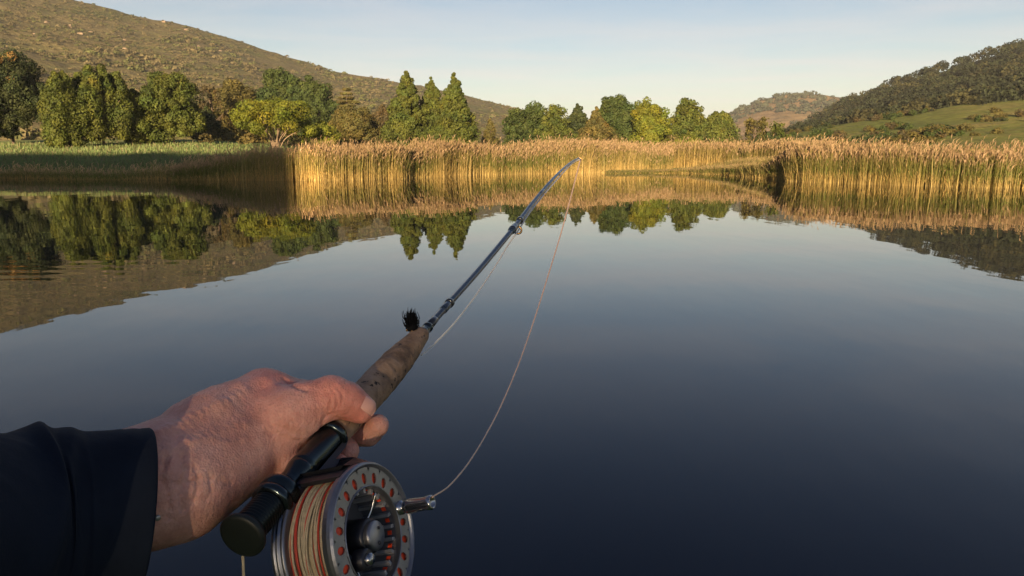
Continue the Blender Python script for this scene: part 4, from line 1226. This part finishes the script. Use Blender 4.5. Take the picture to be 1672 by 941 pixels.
# web between thumb and index
body = smin(body, capsule_field([kc(462, 646, .54), kc(500, 648, .548), kc(520, 656, .556)], [.0135, .0118, .010]), .010)
fing = []
for t_, tip, r_, mcp, vis in ((.1535, -30, .0098, IDX, 1), (.130, -80, .0099, kc(428, 672, .565), 0), (.104, -58, .0088, kc(425, 705, .585), 0), (.086, -95, .0080, kc(420, 730, .575), 0)):
    a_ = R(tip); rc_ = .0128 if t_ > .125 else .0105
    pts = [mcp, around(t_ + .002, R(172), rc_ + r_ * 2.1), around(t_, R(215), rc_ + r_ * 1.35), around(t_, R(262), rc_ + r_ * .98), around(t_ - .001, R(262) + (a_ + 2 * math.pi - R(262)) * .5, rc_ + r_ * .92), around(t_ - .002, a_, rc_ + r_ * .88)]
    rad = [.0125 * (r_ / .0098), r_ * 1.16, r_ * 1.10, r_ * 1.04, r_ * .98, r_ * .88]
    fing.append(capsule_field(pts, rad))
fmin_ = fing[0]
for d in fing[1:]: fmin_ = smin(fmin_, d, .0015)
body = smin(body, fmin_, .006)
del fing, fmin_, th_d
# the grip keeps its own volume
gx, gy, gz = axs[0][:, None, None], axs[1][None, :, None], axs[2][None, None, :]
tt_ = (gx - RA[0]) * RD[0] + (gy - RA[1]) * RD[1] + (gz - RA[2]) * RD[2]
dr_ = np.sqrt((gx - RA[0] - tt_ * RD[0]) ** 2 + (gy - RA[1] - tt_ * RD[1]) ** 2 + (gz - RA[2] - tt_ * RD[2]) ** 2)
rprof = np.interp(tt_, [0, .03, .05, .06, tS - .01, tS, tS + .01] + list(ct[8::8]), [.0142, .0135, .0136, .0105, .0105, .0128, .0118] + list(cr[8::8]))
hole = (rprof - dr_ - .0004).astype(np.float32)
body = -smin(-body, -hole, .002)
del hole, rprof, dr_, tt_

def surface_nets(f, o0, h):
    nx, ny, nz = f.shape
    s = f < 0
    cnt = np.zeros((nx - 1, ny - 1, nz - 1), np.int8)
    for i in (0, 1):
        for j in (0, 1):
            for k in (0, 1): cnt += s[i:nx - 1 + i, j:ny - 1 + j, k:nz - 1 + k]
    act = np.argwhere((cnt > 0) & (cnt < 8))
    vid = np.full(cnt.shape, -1, np.int64); vid[act[:, 0], act[:, 1], act[:, 2]] = np.arange(len(act))
    acc = np.zeros((len(act), 3)); num = np.zeros(len(act))
    cs = [(0, 0, 0), (1, 0, 0), (0, 1, 0), (1, 1, 0), (0, 0, 1), (1, 0, 1), (0, 1, 1), (1, 1, 1)]
    val = {c_: f[act[:, 0] + c_[0], act[:, 1] + c_[1], act[:, 2] + c_[2]] for c_ in cs}
    for a in cs:
        for ax in range(3):
            if a[ax]: continue
            b = list(a); b[ax] = 1; b = tuple(b)
            va, vb = val[a], val[b]; m_ = (va < 0) != (vb < 0)
            t = np.where(m_, va / np.where(m_, va - vb, 1), 0)
            pa = np.array(a, float)[None] + 0 * acc; pa[:, ax] += t
            acc += np.where(m_[:, None], pa, 0); num += m_
    V = o0 + h * (act + acc / num[:, None])
    Q = []
    for ax in range(3):
        u, v = (ax + 1) % 3, (ax + 2) % 3
        sl0 = [slice(None)] * 3; sl1 = [slice(None)] * 3
        sl0[ax] = slice(0, -1); sl1[ax] = slice(1, None)
        d = s[tuple(sl0)] != s[tuple(sl1)]
        e = np.argwhere(d)
        e = e[(e[:, u] > 0) & (e[:, v] > 0) & (e[:, u] < f.shape[u] - 1) & (e[:, v] < f.shape[v] - 1)]
        du = np.zeros(3, int); du[u] = 1; dv_ = np.zeros(3, int); dv_[v] = 1
        q_ = np.stack([vid[tuple((e - du - dv_).T)], vid[tuple((e - dv_).T)], vid[tuple(e.T)], vid[tuple((e - du).T)]], 1)
        fl = s[tuple(e.T)]
        q_ = np.where(fl[:, None], q_, q_[:, ::-1])
        Q.append(q_)
    return V, np.concatenate(Q)
HVt, HF = surface_nets(body, lo, HV)
# keep the one connected body; relax the grid steps, then press creases and raise tendons
n = len(HVt)
E_ = np.concatenate([HF[:, [0, 1]], HF[:, [1, 2]], HF[:, [2, 3]], HF[:, [3, 0]]])
deg = np.bincount(E_.ravel(), minlength=n)
for _ in range(4):
    sm = np.zeros_like(HVt)
    for k in range(3): sm[:, k] = np.bincount(E_[:, 0], HVt[E_[:, 1], k], n) + np.bincount(E_[:, 1], HVt[E_[:, 0], k], n)
    HVt = HVt * .5 + .5 * sm / np.maximum(deg, 1)[:, None]
fn = np.cross(HVt[HF[:, 2]] - HVt[HF[:, 0]], HVt[HF[:, 3]] - HVt[HF[:, 1]])
vn_ = np.zeros_like(HVt)
for k in range(4): np.add.at(vn_, HF[:, k], fn)
vn_ /= np.maximum(np.linalg.norm(vn_, axis=1, keepdims=True), 1e-12)
hpx = HVt[:, 0] / HVt[:, 2] * FPX + W0 / 2; hpy = -HVt[:, 1] / HVt[:, 2] * FPX + H0 / 2
disp = np.zeros(n)
def surf_curve(P):                                      # lay a curve on the near skin
    P = spline(np.array([(x, y, 0) for x, y in P], float), 6)[:, :2]
    near = vn_[:, 2] < .3
    out = []
    for x, y in P:
        d2 = (hpx - x) ** 2 + (hpy - y) ** 2 + np.where(near, 0, 1e9); i = np.argsort(d2)[:6]
        out.append(HVt[i[np.argmin(HVt[i, 2])]])
    return np.array(out)
def dist_curve(Pw):
    return np.min(np.linalg.norm(HVt[:, None, :] - Pw[None, :, :], axis=2), axis=1) if len(Pw) < 60 else None
CREASE = [([(275, 745), (268, 775), (280, 812), (276, 850)], .0008, .0016), ([(300, 740), (306, 772), (296, 806), (300, 835)], .0007, .0015), ([(322, 762), (326, 792), (318, 822)], .0006, .0014),
          ([(345, 775), (348, 800), (342, 818)], .0005, .0013), ([(258, 782), (300, 788), (345, 782), (380, 790)], .0005, .0016),
          ([(443, 690), (470, 704), (494, 712)], .0005, .0013), ([(438, 702), (462, 715), (486, 722)], .0004, .0013),
          ([(543, 634), (552, 646), (550, 668)], .0006, .0013), ([(551, 630), (561, 644), (559, 664)], .0005, .0012), ([(536, 640), (542, 652), (540, 668)], .0004, .0012),
          ([(530, 676), (548, 684), (566, 686)], .0006, .0015), ([(466, 618), (480, 628), (502, 634)], .0009, .0022), ([(525, 700), (530, 684), (545, 674)], .0005, .0016)]
for P, dep, sg in CREASE:
    Pw = surf_curve(P); disp -= 2.0 * dep * np.exp(-(dist_curve(Pw) / sg) ** 2)
TEND = [([(215, 712), (270, 700), (340, 668), (400, 640)], .0011, .0042), ([(260, 735), (330, 712), (400, 690)], .0006, .004), ([(395, 628), (428, 620), (452, 630)], .0012, .006), ([(300, 722), (340, 716), (372, 722), (400, 716)], .0006, .0022)]
for P, dep, sg in TEND:
    Pw = surf_curve(P); disp += 1.6 * dep * np.exp(-(dist_curve(Pw) / sg) ** 2)
disp += .00025 * fbm(hpx * .12, hpy * .12, 3, 9)
HVt = HVt + vn_ * disp[:, None]
# redder knuckles, thumb joint and fingertips; paler over the back of the hand
tint = np.ones((n, 3))
for (x, y, z, rad, cc) in ((432, 632, .525, .022, (1.05, .80, .80)), (545, 640, .52, .018, (1.06, .80, .78)), (592, 672, .53, .014, (1.06, .72, .70)), (602, 712, .575, .013, (1.08, .66, .62)), (552, 752, .52, .012, (1.08, .68, .64)), (480, 700, .52, .028, (1.0, .90, .90)), (350, 720, .47, .03, (1.02, 1.0, .97))):
    w = np.exp(-(np.linalg.norm(HVt - kc(x, y, z), axis=1) / rad) ** 2)[:, None]
    tint = tint * (1 - w) + tint * np.array(cc) * w
person = empty('person', wpt(kc(20, 822, .392)), 'bare hand and dark navy sleeve reaching in from the left to grip the rod', 'person')
build('hand', wpt(HVt), np.ascontiguousarray(HF[:, ::-1]), M_skin, person, col=tint)
# thumbnail: a curved plate set into the tip
tipc, tipa = kc(588, 667, .532), nrm(kc(592, 669, .5325) - kc(566, 655, .529))
out_ = nrm(np.array([.28, .62, -.75])); out_ = nrm(out_ - tipa * np.dot(out_, tipa)); sd_ = np.cross(tipa, out_)
V, F = [], []
nu, nv = 13, 11
for i in range(nu):
    for j in range(nv):
        a = (i / (nu - 1) * 2 - 1); b = (j / (nv - 1) * 2 - 1)
        wdt = .0064 * (1 - .16 * max(0, b) ** 2 - .10 * max(0, -b) ** 3)
        ln2 = b * .0068 * (1 - .18 * a * a)
        ph_ = a * wdt / .0108
        rr_ = .0115 + .0004 + .0002 * (1 - a * a) * (1 - b * b) - .0012 * max(abs(a), abs(b)) ** 10
        V.append(tipc + tipa * (ln2 + .0028) + rr_ * (math.sin(ph_) * sd_ + math.cos(ph_) * out_) - out_ * (.0030 * max(0, (b + .15)) ** 2))
for i in range(nu - 1):
    for j in range(nv - 1):
        F.append((i * nv + j, (i + 1) * nv + j, (i + 1) * nv + j + 1, i * nv + j + 1))
V = np.array(V); nb = len(V)
V2 = V - out_ * .0012
Fe = [(f[3] + nb, f[2] + nb, f[1] + nb, f[0] + nb) for f in F]
rim = [i * nv for i in range(nu)] + [(nu - 1) * nv + j for j in range(1, nv)] + [i * nv + nv - 1 for i in range(nu - 2, -1, -1)] + [j for j in range(nv - 2, 0, -1)]
Fe += [(rim[i], rim[(i + 1) % len(rim)], rim[(i + 1) % len(rim)] + nb, rim[i] + nb) for i in range(len(rim))]
build('thumbnail', wpt(np.concatenate([V, V2])), F + Fe, M_nail, person)

# sleeve ------------------------------------------------------------------
M_cloth, nt, p = mat('navy softshell')
f1 = noise(nt, 14, 4, .6); f2 = noise(nt, 900, 2, .5)
nt.links.new(ramp(nt, f1, [(.3, (0.0065, 0.0100, 0.0185)), (.7, (0.0125, 0.0185, 0.0320))]), p.inputs['Base Color'])
p.inputs['Roughness'].default_value = .8; p.inputs['Specular IOR Level'].default_value = .12
p.inputs['Sheen Weight'].default_value = .02
bump(nt, p, f2, .35, .0005)
CP = spline([kc(-420, 985, .27), kc(-190, 918, .33), kc(0, 870, .385), kc(110, 846, .412), kc(231, 830, .433)], 30)
m_ = len(CP); uu = np.linspace(0, 1, m_)
Rr = np.interp(uu, [0, .25, .5, .75, .9, 1.0], [.064, .0575, .0500, .0475, .0470, .0470])
nth = 180; th = np.linspace(0, 2 * math.pi, nth, endpoint=False)
T = np.gradient(CP, axis=0); T /= np.linalg.norm(T, axis=1, keepdims=True)
V, n0 = [], 0
UU, TH = np.meshgrid(uu, th, indexing='ij')
us = .742 + .055 * np.sin(TH - .9) + .02 * np.sin(3 * TH + 1)                  # where the outer layer ends over the cuff band
fold = .055 / (1 + np.exp(-(us - UU) / .008)) * np.clip(1 - (us - UU) * 1.6, .35, 1)
for (u0, k_, ph, wd_, am) in ((.60, .10, .3, .035, .075), (.46, .14, 1.4, .05, .075), (.86, .045, 2.2, .020, .034), (.93, .03, .2, .016, .020), (.33, .12, 2.6, .06, .07), (.68, -.08, 3.9, .03, .055), (.80, .06, 4.6, .022, .02)):
    cc = u0 + k_ * np.sin(TH + ph)
    fold += am * np.exp(-((UU - cc) / wd_) ** 2) * (.55 + .45 * np.sin(TH * 1.0 + ph * 2.1))
fold += .02 * fbm(UU * 9 + np.cos(TH) * 1.3, np.sin(TH) * 2.2 + UU * 3, 4, 15)
fold -= .012 * np.exp(-((UU - .965) / .0035) ** 2)
fold *= np.where(UU > .86, 1 - .65 * np.clip((UU - .86) / .12, 0, 1), 1)
for i in range(m_):
    T[i] = nrm(T[i] + np.array([0, -.085, 0]) * min(1, max(0, uu[i] - .45) / .4))
    d = T[i]; u = nrm(np.array([0, 1.0, 0]) - d * d[1]); v = np.cross(d, u)
    r_ = Rr[i] * (1 + fold[i])
    V.append(CP[i] + r_[:, None] * (np.cos(th)[:, None] * u + np.sin(th)[:, None] * v * .94))
for dx, sc in ((.0012, .985), (.0010, .955), (-.002, .935), (-.03, .92)):       # rolled hem turning inside
    d = T[-1]; u = nrm(np.array([0, 1.0, 0]) - d * d[1]); v = np.cross(d, u)
    r_ = Rr[-1] * (1 + fold[-1]) * sc
    V.append(CP[-1] + d * dx + r_[:, None] * (np.cos(th)[:, None] * u + np.sin(th)[:, None] * v * .94))
V = np.concatenate(V); rows = m_ + 4
i = np.arange(rows - 1)[:, None] * nth; j = np.arange(nth)[None, :]; j2 = (j + 1) % nth
F = np.stack([i + j, i + j2, i + nth + j2, i + nth + j], -1).reshape(-1, 4)
slv = build('sleeve', wpt(V), np.ascontiguousarray(F[:, ::-1]), M_cloth, person)
V, F = lathe([(-.001, .0016), (.0003, .0016), (.0006, .0011), (.0006, 0)], wpt(kc(257.5, 846, .404)), wdir(nrm([.55, 0, -.8])), 20, False)
build('cuff_snap', V, F, simple('dull snap', (.35, .34, .31), .4, metal=.9), slv)
